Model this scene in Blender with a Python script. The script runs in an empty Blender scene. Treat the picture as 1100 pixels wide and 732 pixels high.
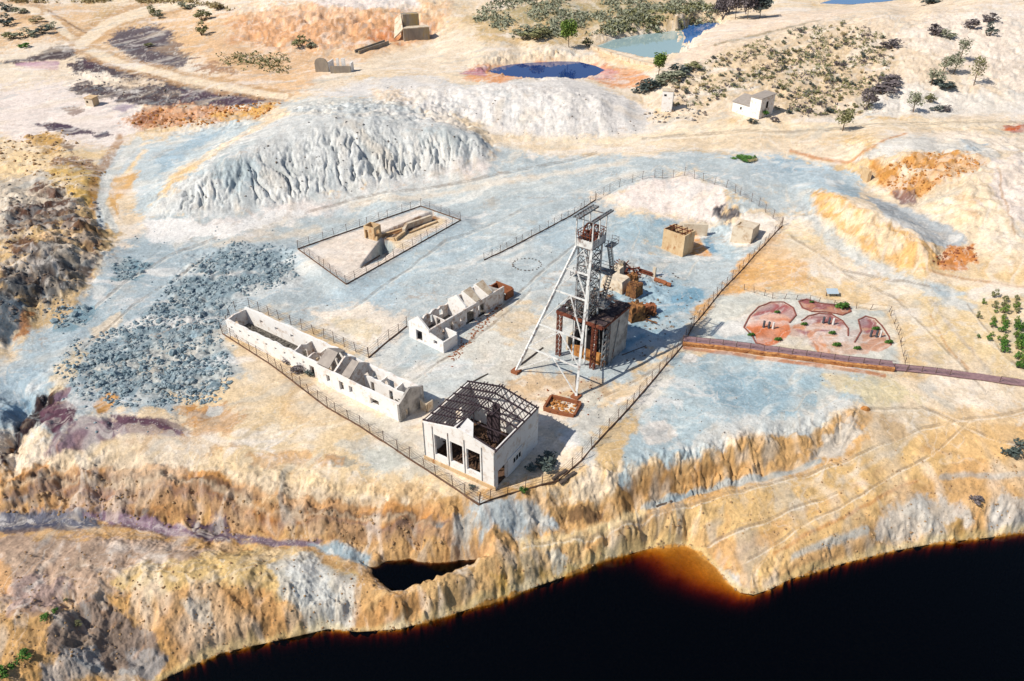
import bpy, math, random
import numpy as np
random.seed(7); rng = np.random.default_rng(11)
C = bpy.context.scene.collection
f32 = np.float32
# ------------------------------------------------------------------ camera
H, PITCH, F, CX, CY = 65.0, math.radians(33), 800.0, 550.0, 366.0
cs, sn = math.cos(PITCH), math.sin(PITCH)
cam = bpy.data.cameras.new('camera'); cam.sensor_width = 36; cam.lens = 36*F/1100
cam.clip_end = 40000; cam.clip_start = 1
co = bpy.data.objects.new('camera', cam); C.objects.link(co)
co.location = (0, 0, H); co.rotation_euler = (math.pi/2-PITCH, 0, 0)
bpy.context.scene.camera = co

def at(px, py, z=0.0):                      # where the line of sight through a photo pixel meets height z
    a = (px-CX)/F; b = (py-CY)/F
    k = (H-z)/(sn+b*cs)
    return (a*k, (cs-b*sn)*k)
def proj(x, y, z=0.0):
    d = y*cs-(z-H)*sn; up = y*sn+(z-H)*cs
    return (CX+F*x/d, CY-F*up/d)

# ------------------------------------------------------------------ noise
TAB = rng.random((256, 256)).astype(f32)*2-1
def vn(x, y):
    xi = np.floor(x); yi = np.floor(y)
    fx = (x-xi).astype(f32); fy = (y-yi).astype(f32)
    fx = fx*fx*(3-2*fx); fy = fy*fy*(3-2*fy)
    xi = xi.astype(np.int32); yi = yi.astype(np.int32)
    x0 = xi & 255; x1 = (xi+1) & 255; y0 = yi & 255; y1 = (yi+1) & 255
    a = TAB[y0, x0]; b = TAB[y0, x1]; c = TAB[y1, x0]; d = TAB[y1, x1]
    a = a+(b-a)*fx; c = c+(d-c)*fx
    return a+(c-a)*fy
def fbm(x, y, o=4, g=.5):
    s = 0; A = 1; n = 0
    for i in range(o):
        s = s+A*vn(x+17.3*i, y-9.1*i); n += A*A; A *= g
        x, y = 1.9*x+.63*y, 1.9*y-.63*x
    return s/(math.sqrt(n)*.45)/2
def sst(a, b, x):
    t = np.clip((x-a)/(b-a), 0, 1); return t*t*(3-2*t)

# ------------------------------------------------------------------ terrain grid: rows get longer with distance
NX, PYS = 1280, np.concatenate([np.linspace(940, 765, 40, endpoint=False), np.linspace(765, -12, 900, endpoint=False), -12-140*(1-np.linspace(1, 0, 46)**1.6)*.985])
bb = (PYS-CY)/F
ROWY = (cs-bb*sn)*H/(sn+bb*cs)
NY = len(ROWY)
ROWW = 1.22*(550/F)*(ROWY*cs+H*sn)
T = np.linspace(-1, 1, NX)
X = (T[None, :]*ROWW[:, None]).astype(f32); Y = np.repeat(ROWY[:, None], NX, 1).astype(f32)
PXg = np.repeat((CX+T*1.22*550)[None, :], NY, 0).astype(f32); PYg = np.repeat(PYS[:, None], NX, 1).astype(f32)   # datum map coordinates

# control heights: (px, py in the photo, z)
CP = []
def hl(z, pts, step=26):
    for i in range(len(pts)-1):
        a, b = pts[i], pts[i+1]
        za = a[2] if len(a) > 2 else z; zb = b[2] if len(b) > 2 else z
        n = max(1, int(math.hypot(b[0]-a[0], b[1]-a[1])/step))
        for k in range(n):
            t = k/n; CP.append((a[0]+(b[0]-a[0])*t, a[1]+(b[1]-a[1])*t, za+(zb-za)*t))
    e = pts[-1]; CP.append((e[0], e[1], e[2] if len(e) > 2 else z))
LAKE = [(150, 742), (178, 729), (205, 716), (240, 701), (300, 688), (352, 676), (385, 679), (430, 676), (480, 662), (540, 643), (600, 622), (650, 602), (700, 589), (736, 586), (752, 594), (770, 611), (783, 627), (795, 637), (810, 639), (828, 633), (850, 622), (900, 607), (960, 592), (1010, 583), (1060, 578), (1100, 572), (1200, 556)]
hl(-7.6, LAKE)
for p in [(300, 725, -12), (500, 700, -13), (700, 640, -12), (900, 650, -13), (1100, 620, -13), (600, 732, -15), (1000, 732, -16), (400, 732, -14), (1200, 600, -13), (600, 850, -16), (100, 800, -12), (1100, 850, -16)]: CP.append(p)
hl(-2, [(-120, 535, -1.2), (0, 529, -1.8), (40, 522, -1.5), (90, 514, -1.), (140, 520, -1.5), (200, 532, -1.7), (240, 540, -2.2), (300, 546, -2.3), (350, 560, -2.7), (400, 574, -3.6), (450, 570, -3.), (490, 562, -1.8)])
hl(0, [(-120, 500, 1), (0, 498, .2), (60, 486, .3), (130, 482, .1), (200, 494, -.1), (240, 500, -.1), (300, 508, -.2), (350, 518, -.3), (420, 528, -.6), (470, 534, -.5), (515, 548, -.1), (560, 534, 0), (620, 518, 0), (680, 508, .1), (730, 492, .2), (790, 478, .2), (860, 460, .2), (912, 444, .2)])
hl(-4, [(-120, 560, -4), (0, 553, -4), (60, 553, -4.2), (110, 562, -4.4), (180, 572, -4.7), (230, 579, -4.9), (300, 582, -5.1), (350, 592, -5.3), (385, 600, -5.7)])
hl(-4, [(0, 541, -3.6), (70, 538, -3.7), (150, 550, -3.9), (250, 566, -4.3), (330, 575, -4.6), (400, 585, -5.2), (450, 592, -5.6), (500, 594, -5.5)], 40)
hl(-5, [(555, 586, -4.9), (610, 568, -4.7), (680, 545, -4.2), (760, 524, -3.9), (850, 500, -3.3), (905, 474, -2.2), (940, 455, -.8)])
hl(-4.5, [(425, 646, -5.2), (470, 632, -4.9), (520, 614, -4.7), (570, 595, -4.5), (620, 579, -4.3), (700, 558, -3.9), (780, 538, -3.6), (850, 515, -3), (920, 490, -2)])
hl(-3, [(-120, 590, -3), (0, 582, -3.2), (100, 584, -3), (180, 592, -3), (260, 596, -3.2), (320, 600, -3.8), (362, 618, -4.6), (400, 640, -5.4)])
for p in [(0, 620, -2.2), (60, 620, -2.2), (120, 612, -2.2), (200, 622, -2.6), (260, 625, -3), (170, 650, -3.6), (230, 660, -4.6), (300, 650, -5), (350, 650, -5.6), (60, 660, -2.4), (100, 648, -2.5), (20, 690, -2.6), (70, 700, -3.6), (118, 690, -6), (150, 712, -7), (90, 668, -4.4), (150, 680, -5), (190, 690, -6), (250, 685, -6.5), (30, 728, -4), (-60, 660, -1.5), (-60, 740, -3), (100, 735, -6.5), (110, 780, -7.4)]: CP.append(p)
for p in [(950, 500, -2.5), (1000, 515, -3.2), (1040, 500, -2.3), (1100, 470, -1), (1100, 515, -3), (1060, 545, -4.6), (1000, 556, -5.2), (930, 575, -5.6), (880, 580, -5.6), (850, 600, -6.4), (820, 618, -7), (780, 590, -6.4), (760, 570, -5.6), (830, 560, -5), (880, 530, -3.8), (1100, 555, -5.4), (1180, 530, -4), (1180, 450, -1), (960, 450, -.6), (1030, 450, -.6), (720, 575, -5.8), (640, 590, -6)]: CP.append(p)
for p in [(300, 450, .1), (200, 450, 0), (400, 480, 0), (120, 455, .4), (450, 510, 0), (340, 500, 0), (550, 450, 0), (500, 500, 0), (590, 490, 0), (650, 450, 0), (800, 420, 0), (700, 420, 0), (720, 460, .1), (850, 400, .1), (880, 430, .2), (1000, 400, .4), (1100, 400, .6), (1180, 390, 1), (500, 300, 0), (400, 330, 0), (600, 260, 0), (300, 300, 0), (200, 350, 0), (450, 260, .2), (560, 230, .3), (420, 210, .4), (250, 260, 0), (640, 380, 0), (600, 340, 0), (520, 350, 0), (440, 400, 0), (340, 390, 0), (250, 350, 0), (480, 440, 0), (150, 400, 0), (100, 400, 0), (50, 440, 0), (0, 450, .2), (100, 330, 0), (160, 290, 0), (70, 370, 0), (20, 400, -.2), (700, 330, -.4), (760, 295, -.8), (780, 262, -1), (690, 250, -.3), (640, 300, 0), (900, 330, .8), (1000, 330, 1.2), (1100, 330, 1.8), (1180, 320, 2.4), (850, 300, 1.2), (800, 330, .3), (880, 270, 1.8), (840, 243, 1.6), (800, 270, .4), (740, 372, 0)]: CP.append(p)
hl(3, [(650, 205, .8), (672, 198, 2), (700, 192, 3), (735, 190, 3.3), (780, 203, 3.2), (812, 222, 2.6), (835, 240, 1.8)], 18)
hl(0, [(665, 222, 0), (700, 226, -.3), (740, 232, -.6), (765, 244, -1), (800, 262, -.4)], 18)
for p in [(600, 200, .8), (560, 170, 1.2), (640, 170, 1.8), (700, 160, 2.2), (760, 160, 2.8), (850, 170, 3.2), (830, 200, 3), (900, 130, 5), (840, 140, 4.4), (700, 150, 2.2)]: CP.append(p)
hl(0, [(172, 214, 1.8), (205, 194, 4.2), (240, 172, 6.6), (275, 152, 8.6), (315, 138, 9.4), (360, 132, 9.8), (400, 132, 9.2), (440, 139, 7.6), (480, 139, 7.4), (512, 146, 5.6)], 16)
hl(0, [(150, 226, 0), (195, 234, 0), (250, 226, .1), (320, 214, .2), (380, 202, .4), (430, 187, .7), (480, 180, .9), (530, 168, 1.2)], 18)
hl(0, [(150, 205, .6), (185, 178, 1.2), (235, 152, 2.2), (285, 132, 5)], 18)
for p in [(360, 108, 6), (440, 114, 5.6), (310, 112, 4.6), (280, 122, 3.6), (400, 110, 6), (330, 98, 4.2)]: CP.append(p)
hl(9, [(385, 97, 5.6), (410, 95, 6.8), (470, 96, 7.2), (520, 99, 7.4), (560, 102, 7.4), (610, 107, 7.4), (645, 110, 7), (672, 118, 5)], 18)
hl(3, [(440, 118, 6), (500, 132, 3.4), (560, 150, 1.8), (620, 150, 1.6), (690, 136, 2.4)], 18)
POND = [(520, 78), (532, 73), (548, 69.5), (570, 67.5), (600, 66), (622, 66.5), (640, 71), (650, 75.5), (640, 81), (622, 86), (590, 89), (555, 87), (535, 82)]
TURQ = [(640, 50), (660, 42), (690, 37), (718, 34), (731, 32), (735, 40), (733, 47), (740, 50), (724, 64), (708, 66), (690, 62), (664, 55)]
DEEP = [(731, 31), (738, 27), (755, 24.5), (772, 24), (776, 33), (758, 43), (741, 49.5), (734, 47), (736, 40)]
TPND = [(880, 4), (900, -2), (930, -6), (975, -9), (985, -3), (950, 2), (915, 5)]
for p in [(470, 76, 4.6), (500, 66, 4.8), (560, 60, 5.2), (620, 58, 5.4), (665, 74, 4.9), (655, 88, 4.7), (690, 100, 4.4), (680, 70, 5.6), (640, 62, 5.4)]: CP.append(p)
for p in TPND: CP.append((p[0], p[1], 6.9))
for p in [(600, 42, 8), (640, 30, 8.5), (700, 22, 9), (560, 20, 11), (600, 10, 12), (680, 5, 12), (740, 12, 10), (500, 30, 9), (450, 45, 5.5), (400, 62, 5), (470, 62, 5), (330, 88, 4.4), (380, 76, 4.6), (520, 45, 7.5), (480, 10, 12), (620, 0, 13), (780, 15, 9), (820, 6, 8.5), (860, 1, 8), (480, -30, 16), (700, -40, 18), (900, -25, 9), (950, -40, 14), (250, -30, 14), (0, -30, 11), (1000, -60, 25), (1200, -60, 30), (-150, -60, 16), (500, -80, 22)]: CP.append(p)
hl(5, [(270, 46, 5.4), (330, 54, 5.2), (380, 53, 5.2), (430, 44, 5.4), (465, 36, 6)], 22)
hl(12, [(230, 18, 9), (290, 10, 11.5), (340, 10, 12.5), (375, 9, 12.5), (430, 12, 12), (460, 5, 13)], 22)
for p in [(0, 100, 1.6), (100, 100, 1.8), (200, 92, 3), (100, 40, 4.6), (200, 30, 6.5), (0, 30, 5), (60, 60, 3.5), (40, 30, 6), (0, 0, 8), (150, 0, 8), (260, 70, 4.4), (0, 150, .8), (60, 160, .6), (120, 150, .5), (110, 190, .3), (120, 240, .1), (-100, 60, 5), (-100, 150, 1), (-100, 300, 1), (-100, 420, 1)]: CP.append(p)
for p in [(30, 205, .6), (85, 195, 2.4), (65, 188, 2.4), (40, 185, 1.6), (30, 225, 2.4), (70, 228, 1), (100, 222, .6), (20, 262, 3.2), (60, 255, 3.6), (85, 248, 2.6), (100, 268, 2), (108, 250, .6), (60, 282, 3.8), (25, 292, 3.4), (85, 295, 1.6), (45, 312, 1.2), (20, 320, 2.6), (5, 330, 2.6), (25, 350, .8), (-20, 320, 3), (10, 372, -.4), (40, 340, .2)]: CP.append(p)
hl(0, [(62, 418, .2), (52, 438, -1.6), (36, 456, -2.6), (25, 472, -3), (16, 492, -2.4)], 8); hl(0, [(40, 425, .6), (30, 440, .4), (14, 455, .2)], 10); hl(1, [(78, 418, 1.), (74, 440, 1.8), (62, 462, 1.5), (52, 484, .8)], 10)
hl(0, [(60, 455, 1.6), (90, 452, 1.4), (130, 455, 1.2), (190, 462, .6), (80, 480, .5)], 16)
hl(0, [(672, 98, 5), (690, 92, 6), (720, 72, 8.4), (745, 56, 10), (765, 46, 11.2), (800, 32, 12.4), (850, 22, 14.2), (900, 15, 15.4), (955, 9, 16.6)], 18)
hl(5, [(690, 114, 3.6), (760, 122, 4.6), (830, 132, 5.2), (900, 132, 5.6), (930, 128, 5.8), (1000, 122, 6), (1100, 118, 6.4), (1200, 112, 7)], 28)
for p in [(760, 85, 7.6), (800, 80, 8.6), (850, 55, 11.5), (900, 75, 10.2), (900, 40, 13.6), (960, 40, 14.4), (930, 100, 7.6), (1000, 50, 14), (1060, 60, 13), (1100, 40, 15), (1050, 5, 19), (1000, 10, 18), (960, 88, 9.6), (990, 92, 9.2), (1040, 95, 8.4), (1100, 80, 10), (1200, 60, 14), (1150, 5, 20)]: CP.append(p)
for p in [(925, 165, 6.4), (945, 152, 8.2), (980, 148, 8.6), (1030, 158, 9), (1060, 172, 9.4), (1095, 172, 9), (980, 170, 8.8), (1010, 185, 8.2), (1045, 180, 9), (960, 190, 6.2), (985, 205, 5.4), (990, 222, 4.6), (1030, 215, 6.8), (1020, 245, 4), (1060, 230, 6.4), (1085, 225, 6.8), (1072, 205, 7.4), (1050, 265, 3.4), (1100, 260, 4.4), (1090, 290, 2.8), (880, 172, 3.6), (910, 182, 3.6), (940, 205, 3.4), (930, 192, 3.6), (880, 155, 4.4), (1000, 135, 6), (1100, 140, 6.6), (1160, 200, 8), (1160, 280, 4)]: CP.append(p)
hl(5, [(872, 204, 4.6), (900, 212, 6.6), (940, 229, 7.2), (975, 248, 6.4), (1005, 266, 4.6)], 14)
hl(3, [(868, 218, 2.6), (890, 240, 2.4), (930, 268, 2.4), (985, 286, 2.4), (1030, 284, 2.6)], 18)
hl(3, [(905, 200, 3.6), (950, 215, 3.6), (980, 235, 3.4), (1015, 255, 3.2)], 14)

cw = np.array([at(*p) for p in CP]); cz = np.array([p[2] for p in CP])
def datum(x, y): return proj(x, y, 0.0)
cq = np.array([datum(x, y) for x, y in cw])/100
_, keep = np.unique(np.round(cq*40).astype(int), axis=0, return_index=True)
cq = cq[keep]; cz = cz[keep]; n = len(cq)
R = np.sqrt(((cq[:, None]-cq[None])**2).sum(-1))
M = np.zeros((n+1, n+1)); M[:n, :n] = R-np.eye(n)*.015; M[:n, n] = 1; M[n, :n] = 1
sol = np.linalg.solve(M, np.r_[cz, 0])
gx = np.linspace(-190, 1290, 330); gy = np.linspace(-160, 960, 300)
Zc = np.zeros((300, 330))
for j in range(300):
    d = np.sqrt((gx[:, None]/100-cq[None, :, 0])**2+(gy[j]/100-cq[None, :, 1])**2)
    Zc[j] = d@sol[:n]+sol[n]
def bil(G, u, v):
    u = np.clip(u, 0, G.shape[1]-1.001); v = np.clip(v, 0, G.shape[0]-1.001)
    i = u.astype(int); j = v.astype(int); a = u-i; b = v-j
    return (G[j, i]*(1-a)+G[j, i+1]*a)*(1-b)+(G[j+1, i]*(1-a)+G[j+1, i+1]*a)*b
Z = bil(Zc, (PXg-gx[0])/(gx[1]-gx[0]), (PYg-gy[0])/(gy[1]-gy[0]))
def blur(A, r):
    for ax in (0, 1):
        c = np.cumsum(np.pad(A, [(r+1, r) if k == ax else (0, 0) for k in (0, 1)], mode='edge'), axis=ax)
        A = (np.take(c, range(2*r+1, c.shape[ax]), ax)-np.take(c, range(0, c.shape[ax]-2*r-1), ax))/(2*r+1)
    return A
Z = blur(blur(Z, 2), 2).astype(f32)

def inside_sd(poly, x, y):                  # signed distance, positive inside
    P = np.array(poly, float); best = np.full(x.shape, 1e9, f32); ins = np.zeros(x.shape, bool)
    for i in range(len(P)):
        ax, ay = P[i-1]; bx, by = P[i]; dx, dy = bx-ax, by-ay; L = dx*dx+dy*dy+1e-9
        t = np.clip(((x-ax)*dx+(y-ay)*dy)/L, 0, 1)
        best = np.minimum(best, (x-ax-t*dx)**2+(y-ay-t*dy)**2)
        if ay != by: ins ^= ((ay > y) != (by > y)) & (x < (bx-ax)*(y-ay)/(by-ay)+ax)
    return np.where(ins, 1, -1)*np.sqrt(best)
def line_d(pts, x, y):
    best = np.full(x.shape, 1e9, f32)
    for i in range(len(pts)-1):
        ax, ay = pts[i]; bx, by = pts[i+1]; dx, dy = bx-ax, by-ay; L = dx*dx+dy*dy+1e-9
        t = np.clip(((x-ax)*dx+(y-ay)*dy)/L, 0, 1)
        best = np.minimum(best, (x-ax-t*dx)**2+(y-ay-t*dy)**2)
    return np.sqrt(best)
def win(pts, m):
    P = np.array(pts)
    c0 = np.searchsorted(PXg[0], P[:, 0].min()-m); c1 = np.searchsorted(PXg[0], P[:, 0].max()+m)
    r = np.where((PYS > P[:, 1].min()-m) & (PYS < P[:, 1].max()+m))[0]
    if len(r) == 0: r = np.array([0])
    return slice(r[0], r[-1]+1), slice(max(0, c0), max(c1, c0+1))

# slope field of the smooth land
dj = np.gradient(Z, axis=0); di = np.gradient(Z, axis=1)
dx_i = np.gradient(X, axis=1); dx_j = np.gradient(X, axis=0); dy_j = np.gradient(Y, axis=0)
hx = di/dx_i; hy = (dj-hx*dx_j)/dy_j
hx = blur(hx, 3); hy = blur(hy, 3)
S = np.sqrt(hx*hx+hy*hy)
k = sst(.03, .09, S)
ux = (hx/(S+1e-6))*k+.8*(1-k); uy = (hy/(S+1e-6))*k+.6*(1-k)
q = np.sqrt(ux*ux+uy*uy)+1e-6; ux = (ux/q).astype(f32); uy = (uy/q).astype(f32)
def lic(freq, length, n=11, off=0.):
    s = 0
    wx = X+1./freq*vn(X*freq*.4+5, Y*freq*.4+off)+.4/freq*vn(X*freq*1.1+5, Y*freq*1.1+off); wy = Y+1./freq*vn(X*freq*.4+55, Y*freq*.4-off)+.4/freq*vn(X*freq*1.1+15, Y*freq*1.1)
    for kk in range(n):
        t = (kk/(n-1)-.5)*length
        s = s+vn((wx+ux*t)*freq+off, (wy+uy*t)*freq-off)
    return s/s.std()
L1 = lic(1.5, 5, 9, 3.); L2 = lic(.55, 14, 11, 31.); L3 = lic(.24, 26, 11, 77.)
def region(pts, f=14):                      # soft mask of an outline given in photo pixels
    P = [datum(*at(px, py, float(hsmooth(px, py)))) for px, py in pts]
    m = np.zeros(X.shape, f32); w = win(P, f+30)
    m[w] = sst(-f, f, inside_sd(P, PXg[w], PYg[w])); return m
def hsmooth(px, py):
    z = 0.
    for _ in range(6):
        a = datum(*at(px, py, z))
        z = float(bil(Z, np.array([(a[0]-PXg[0, 0])/(PXg[0, 1]-PXg[0, 0])]), np.array([np.interp(-a[1], -PYS, np.arange(NY))]))[0])
    return z
base = Z.copy()
mMound = region([(160, 232), (205, 190), (275, 145), (330, 122), (500, 132), (535, 160), (480, 180), (380, 202), (250, 228)], 10)
mMound2 = region([(380, 110), (410, 84), (560, 90), (650, 98), (695, 125), (680, 142), (600, 152), (500, 134)], 10)
mPale = np.maximum(mMound, mMound2*.8)
N1 = fbm(X*.09, Y*.09, 4); N2 = fbm(X*.35+9, Y*.35, 4); N3 = fbm(X*1.3, Y*1.3+40, 3)
sl = sst(.16, .5, S)
Z += N1*.16*(1-sl)*sst(0, 60, Y)+N2*.05+N3*.02
# rills cut down every slope, deep branching ones on the spoil heaps
def rg(x, y, o=5, g=.55):
    s = 0; A = 1; n_ = 0
    for i in range(o):
        s = s+A*(1-2.4*np.abs(vn(x+13.7*i, y+4.1*i))); n_ += A; A *= g; x, y = 1.8*x+.8*y, 1.8*y-.8*x
    return s/n_
gl = lambda L_, w_: np.exp(-(L_/w_)**2)
RV = sst(-.5, .8, fbm(X*.07+50, Y*.07, 3)); RV2 = sst(-.5, .6, fbm(X*.05+11, Y*.05+3, 3))
mFl = np.maximum(.3, region([(600, 560), (650, 500), (920, 440), (960, 480), (800, 540), (620, 575)], 16)); mFl = np.maximum(mFl, region([(430, 600), (480, 545), (600, 540), (620, 575), (540, 640)], 16)*.7); mFl = np.maximum(mFl, region([(280, 600), (340, 590), (400, 650), (380, 680), (300, 680)], 12)*.8)
mCalm = region([(560, 588), (700, 545), (960, 470), (1150, 440), (1150, 560), (1000, 575), (850, 612), (790, 625), (750, 585), (690, 582), (560, 620)], 14)
slc = sl*(1-.65*mCalm)
Z -= slc*(1-mPale)*mFl*(gl(L2, .3)*.45*RV+gl(L1, .35)*.16)
Z += slc*(1-mPale)*(fbm(X*.2+1, Y*.2+4, 4, .55)*.5+rg(X*.33+5, Y*.4, 6, .6)*.42+rg(X*1.1, Y*1.3, 5, .65)*.17+rg(X*2.6+3, Y*2.6, 3, .6)*.05)
Z -= sl*mMound*((gl(L2, .28)*1.35+gl(L3-.2, .28)*1.5)*(.2+1.*RV2)+gl(L1, .35)*.35)
Z -= sl*mMound2*(gl(L2, .3)*.5*(.3+RV2)+gl(L1, .4)*.16)
Z += rg(X*.8+7, Y*.9, 4, .6)*.045
mBk = region([(-100, 495), (130, 480), (300, 508), (470, 535), (480, 590), (300, 575), (100, 550), (-100, 550)], 10)
st_ = Z*1.5+.9*N1+.5*fbm(X*.5, Y*.5, 3); Z += mBk*sl*.16*(np.abs((st_ % 1.)-.5)*2-.5)*sst(-.5, .3, fbm(X*.12+4, Y*.12, 3))
ROUGH = [([(300, 126), (330, 110), (480, 112), (510, 138), (430, 132), (360, 128)], .8, .5), ([(400, 100), (560, 92), (660, 104), (640, 140), (560, 148), (450, 122)], .5, .5), ([(752, 236), (768, 214), (800, 218), (800, 240), (775, 246)], .9, .55), ([(0, 205), (60, 195), (110, 225), (120, 260), (90, 310), (60, 330), (0, 320)], 1.3, .2), ([(0, 205), (60, 195), (110, 225), (120, 260), (90, 310), (60, 330), (0, 320)], .7, .6), ([(0, 150), (60, 140), (90, 175), (60, 200), (0, 200)], .55, .35), ([(40, 400), (75, 405), (70, 450), (50, 480), (0, 500), (0, 470)], .55, .5),
    ([(0, 505), (130, 500), (260, 520), (350, 540), (470, 545), (480, 595), (380, 585), (230, 568), (100, 552), (0, 545)], .8, .42), ([(460, 545), (560, 530), (650, 512), (680, 535), (590, 580), (480, 600)], .55, .55),
    ([(0, 590), (180, 600), (330, 605), (400, 650), (360, 672), (240, 690), (180, 715), (0, 730)], .5, .5), ([(130, 130), (160, 112), (300, 108), (280, 132), (160, 140)], .9, .5), ([(925, 165), (960, 175), (1050, 160), (1040, 190), (1000, 205), (985, 225), (945, 200)], 1.1, .5),
    ([(250, 15), (370, 5), (480, 5), (470, 40), (380, 55), (270, 50)], 1.6, .2), ([(640, 290), (690, 275), (720, 320), (700, 350), (660, 350)], .35, .7), ([(200, 275), (250, 262), (305, 268), (315, 300), (240, 330), (250, 400), (235, 420), (110, 425), (70, 395), (170, 330)], .45, .8),
    ([(75, 70), (140, 75), (310, 108), (180, 112), (75, 98)], .5, .3), ([(870, 205), (940, 230), (1005, 268), (1030, 284), (930, 268), (870, 222)], .9, .4), ([(1000, 130), (1110, 130), (1110, 290), (1050, 270), (1000, 220)], .6, .3), ([(960, 500), (1100, 460), (1100, 570), (950, 590), (800, 640), (790, 600)], .18, .45),
    ([(690, 105), (760, 60), (900, 20), (1100, 20), (1100, 110), (900, 130)], .55, .5)]
for pts, amp, fr in ROUGH:
    m = region(pts, 12); w = m > 0
    n_ = fbm(X[w]*fr+3, Y[w]*fr*1.15, 5, .55)
    r_ = 1-2*np.abs(vn(X[w]*fr*1.7, Y[w]*fr*1.7+7)*.6+n_*.4)
    Z[w] += m[w]*amp*(n_*.65+r_*.35)

mS = region([(-100, 505), (130, 490), (260, 505), (480, 535), (640, 515), (920, 440), (920, 480), (600, 580), (480, 596), (230, 568), (-100, 552)], 10)
Z -= mS*sl*.07*np.sin(2*np.pi*Z/1.05+2.5*N1+1.2*N2)*sst(-.4, .6, RV)
# level pads, pits and trenches
def level(pts, z, f=.8, amt=1.):            # outline in photo pixels on height z, f metres of blend
    P = [at(px, py, z) for px, py in pts]; w = win([datum(*p) for p in P], 40)
    m = sst(-f, f, inside_sd(P, X[w], Y[w])+f)*amt; Z[w] = Z[w]*(1-m)+z*m
level([(450, 490), (533, 533), (590, 485), (505, 440)], 0, 2)
level([(236, 357), (435, 458), (470, 435), (262, 335)], 0, 2)
level([(432, 362), (480, 386), (545, 318), (520, 300)], 0, 2)
level([(580, 385), (640, 405), (690, 360), (640, 340)], 0, 2)
level([(318, 268), (372, 308), (498, 237), (452, 220)], .2, 2)
Pt = [at(*p) for p in [(384, 290), (410, 257), (428, 265), (410, 281)]]; w = win([datum(*p) for p in Pt], 20); s_ = inside_sd(Pt, X[w], Y[w])
tv = np.array(Pt[1])-np.array(Pt[0]); tt = np.clip(((X[w]-Pt[0][0])*tv[0]+(Y[w]-Pt[0][1])*tv[1])/(tv@tv), 0, 1)
Z[w] = np.where(s_ > 0, .2-3.2*tt*sst(0, .35, s_), Z[w])
level([(412, 261), (446, 246), (468, 236.5), (465, 234.5), (446, 242.5), (412, 257)], -1.2, .25)
# water: carve each outline so the shore falls where the photograph shows it
WATER = {}
def carve(name, pts, zw, slope, dmax, bank):
    P = [at(px, py, zw) for px, py in pts]; WATER[name] = (P, zw)
    w = win([datum(*p) for p in P], 60); s = inside_sd(P, X[w], Y[w])+.22*N2[w]+.16*N3[w]
    sl_ = slope(X[w], Y[w]) if callable(slope) else slope
    prof = zw-np.minimum(dmax, .03+sl_*s); b_ = sst(3, 9, s); ins = prof*(1-b_)+np.minimum(Z[w], prof)*b_
    t = np.clip(-s/(bank*np.clip(1+.5*N2[w]+.3*N3[w], .35, 1.8)), 0, 1)
    out = np.where(Z[w] > zw, zw+.03+(Z[w]-zw)*(1-(1-t)**2), Z[w])
    out = np.where(-s < bank*.7, np.maximum(out, zw+.03+.12*t), out)
    Z[w] = np.where(s > 0, ins, out)
ix, iy = at(742, 608, -8)
carve('lake', LAKE+[(1500, 500), (1700, 1100), (-300, 1100), (-100, 800)], -8, lambda x, y: 4.2-4.11*np.exp(-(((x-ix-.5)/9.)**4+((y-iy)/7.)**4)), 9, 2.0)
POOL = [(390, 606), (402, 607), (415, 603), (440, 600), (465, 604), (490, 602), (517, 601), (505, 608), (480, 619), (455, 629), (430, 636), (415, 630), (402, 618)]
carve('pool', POOL, -6.1, 1.5, 3, 1.5)
carve('pond', POND, 4.2, .4, 3, 9); carve('basin', TURQ, 5.6, .35, 3, 7); carve('deep_pond', DEEP, 5.5, .35, 3, 4); carve('far_pond', TPND, 7.0, .3, 3, 9)

def hz(x, y):
    a = datum(x, y)
    return float(bil(Z, np.array([(a[0]-PXg[0, 0])/(PXg[0, 1]-PXg[0, 0])]), np.array([np.interp(-a[1], -PYS, np.arange(NY))]))[0])
def ground(px, py):
    z = 0.
    for _ in range(10):
        x, y = at(px, py, z); z = .4*z+.6*hz(x, y)
    x, y = at(px, py, z); return (x, y, hz(x, y))
# ------------------------------------------------------------------ ground colours (outlines on the land; a few have shade painted in)
KEXP = np.array([1.29, 1.28, 1.29])
def lin(h):
    v = np.array([int(h[i:i+2], 16)/255 for i in (0, 2, 4)])
    return np.where(v <= .04045, v/12.92, ((v+.055)/1.055)**2.4)
def alb(h, k=KEXP):
    v = lin(h); g_ = v@np.array([.3, .59, .11]); s_ = .8 if v[2] > v[0] else 1.0; return np.minimum((g_+(v-g_)*s_)/k, .88)
SAND, PEACH, OCHRE, RUST, ORANGE = 'EDD6B8', 'F7E7D6', 'DBAE70', 'B9784A', 'E2A86C'
BLUE, DBLUE, WHITE, PINKW, GREY = 'C4D1D7', 'A3BDCB', 'F4EEEA', 'F3E4DC', 'CDD2D2'
LAV, PURP, DPURP, BROWN, TEAL, YEL, DARK = 'B9A9B4', '8D7482', '655361', '8A6649', '6E8FA0', 'DDBE80', '5A5A60'
col = np.empty(X.shape+(3,), f32); col[:] = alb(SAND)
WN1 = fbm(X*.10+70, Y*.10, 4); WN2 = fbm(X*.10, Y*.10+90, 4); WN3 = fbm(X*.55+20, Y*.55, 6, .68); WN4 = fbm(X*.05+7, Y*.05+7, 4)
far = np.clip((PYg-0)/400, .22, 1.3)
def P(c, pts, f=6, wob=5, brk=.5, a=1.):
    pts = [datum(*ground(px, py)[:2]) for px, py in pts]
    w = win(pts, f+wob*2); k = far[w]
    s = inside_sd(pts, PXg[w]+WN1[w]*wob*1.5, PYg[w]+WN2[w]*wob*k)
    m = sst(-1, 1, s/(f*.55)+(brk+.35)*WN3[w]*1.5)*a
    col[w] = col[w]*(1-m[..., None])+alb(c)*m[..., None]
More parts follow.
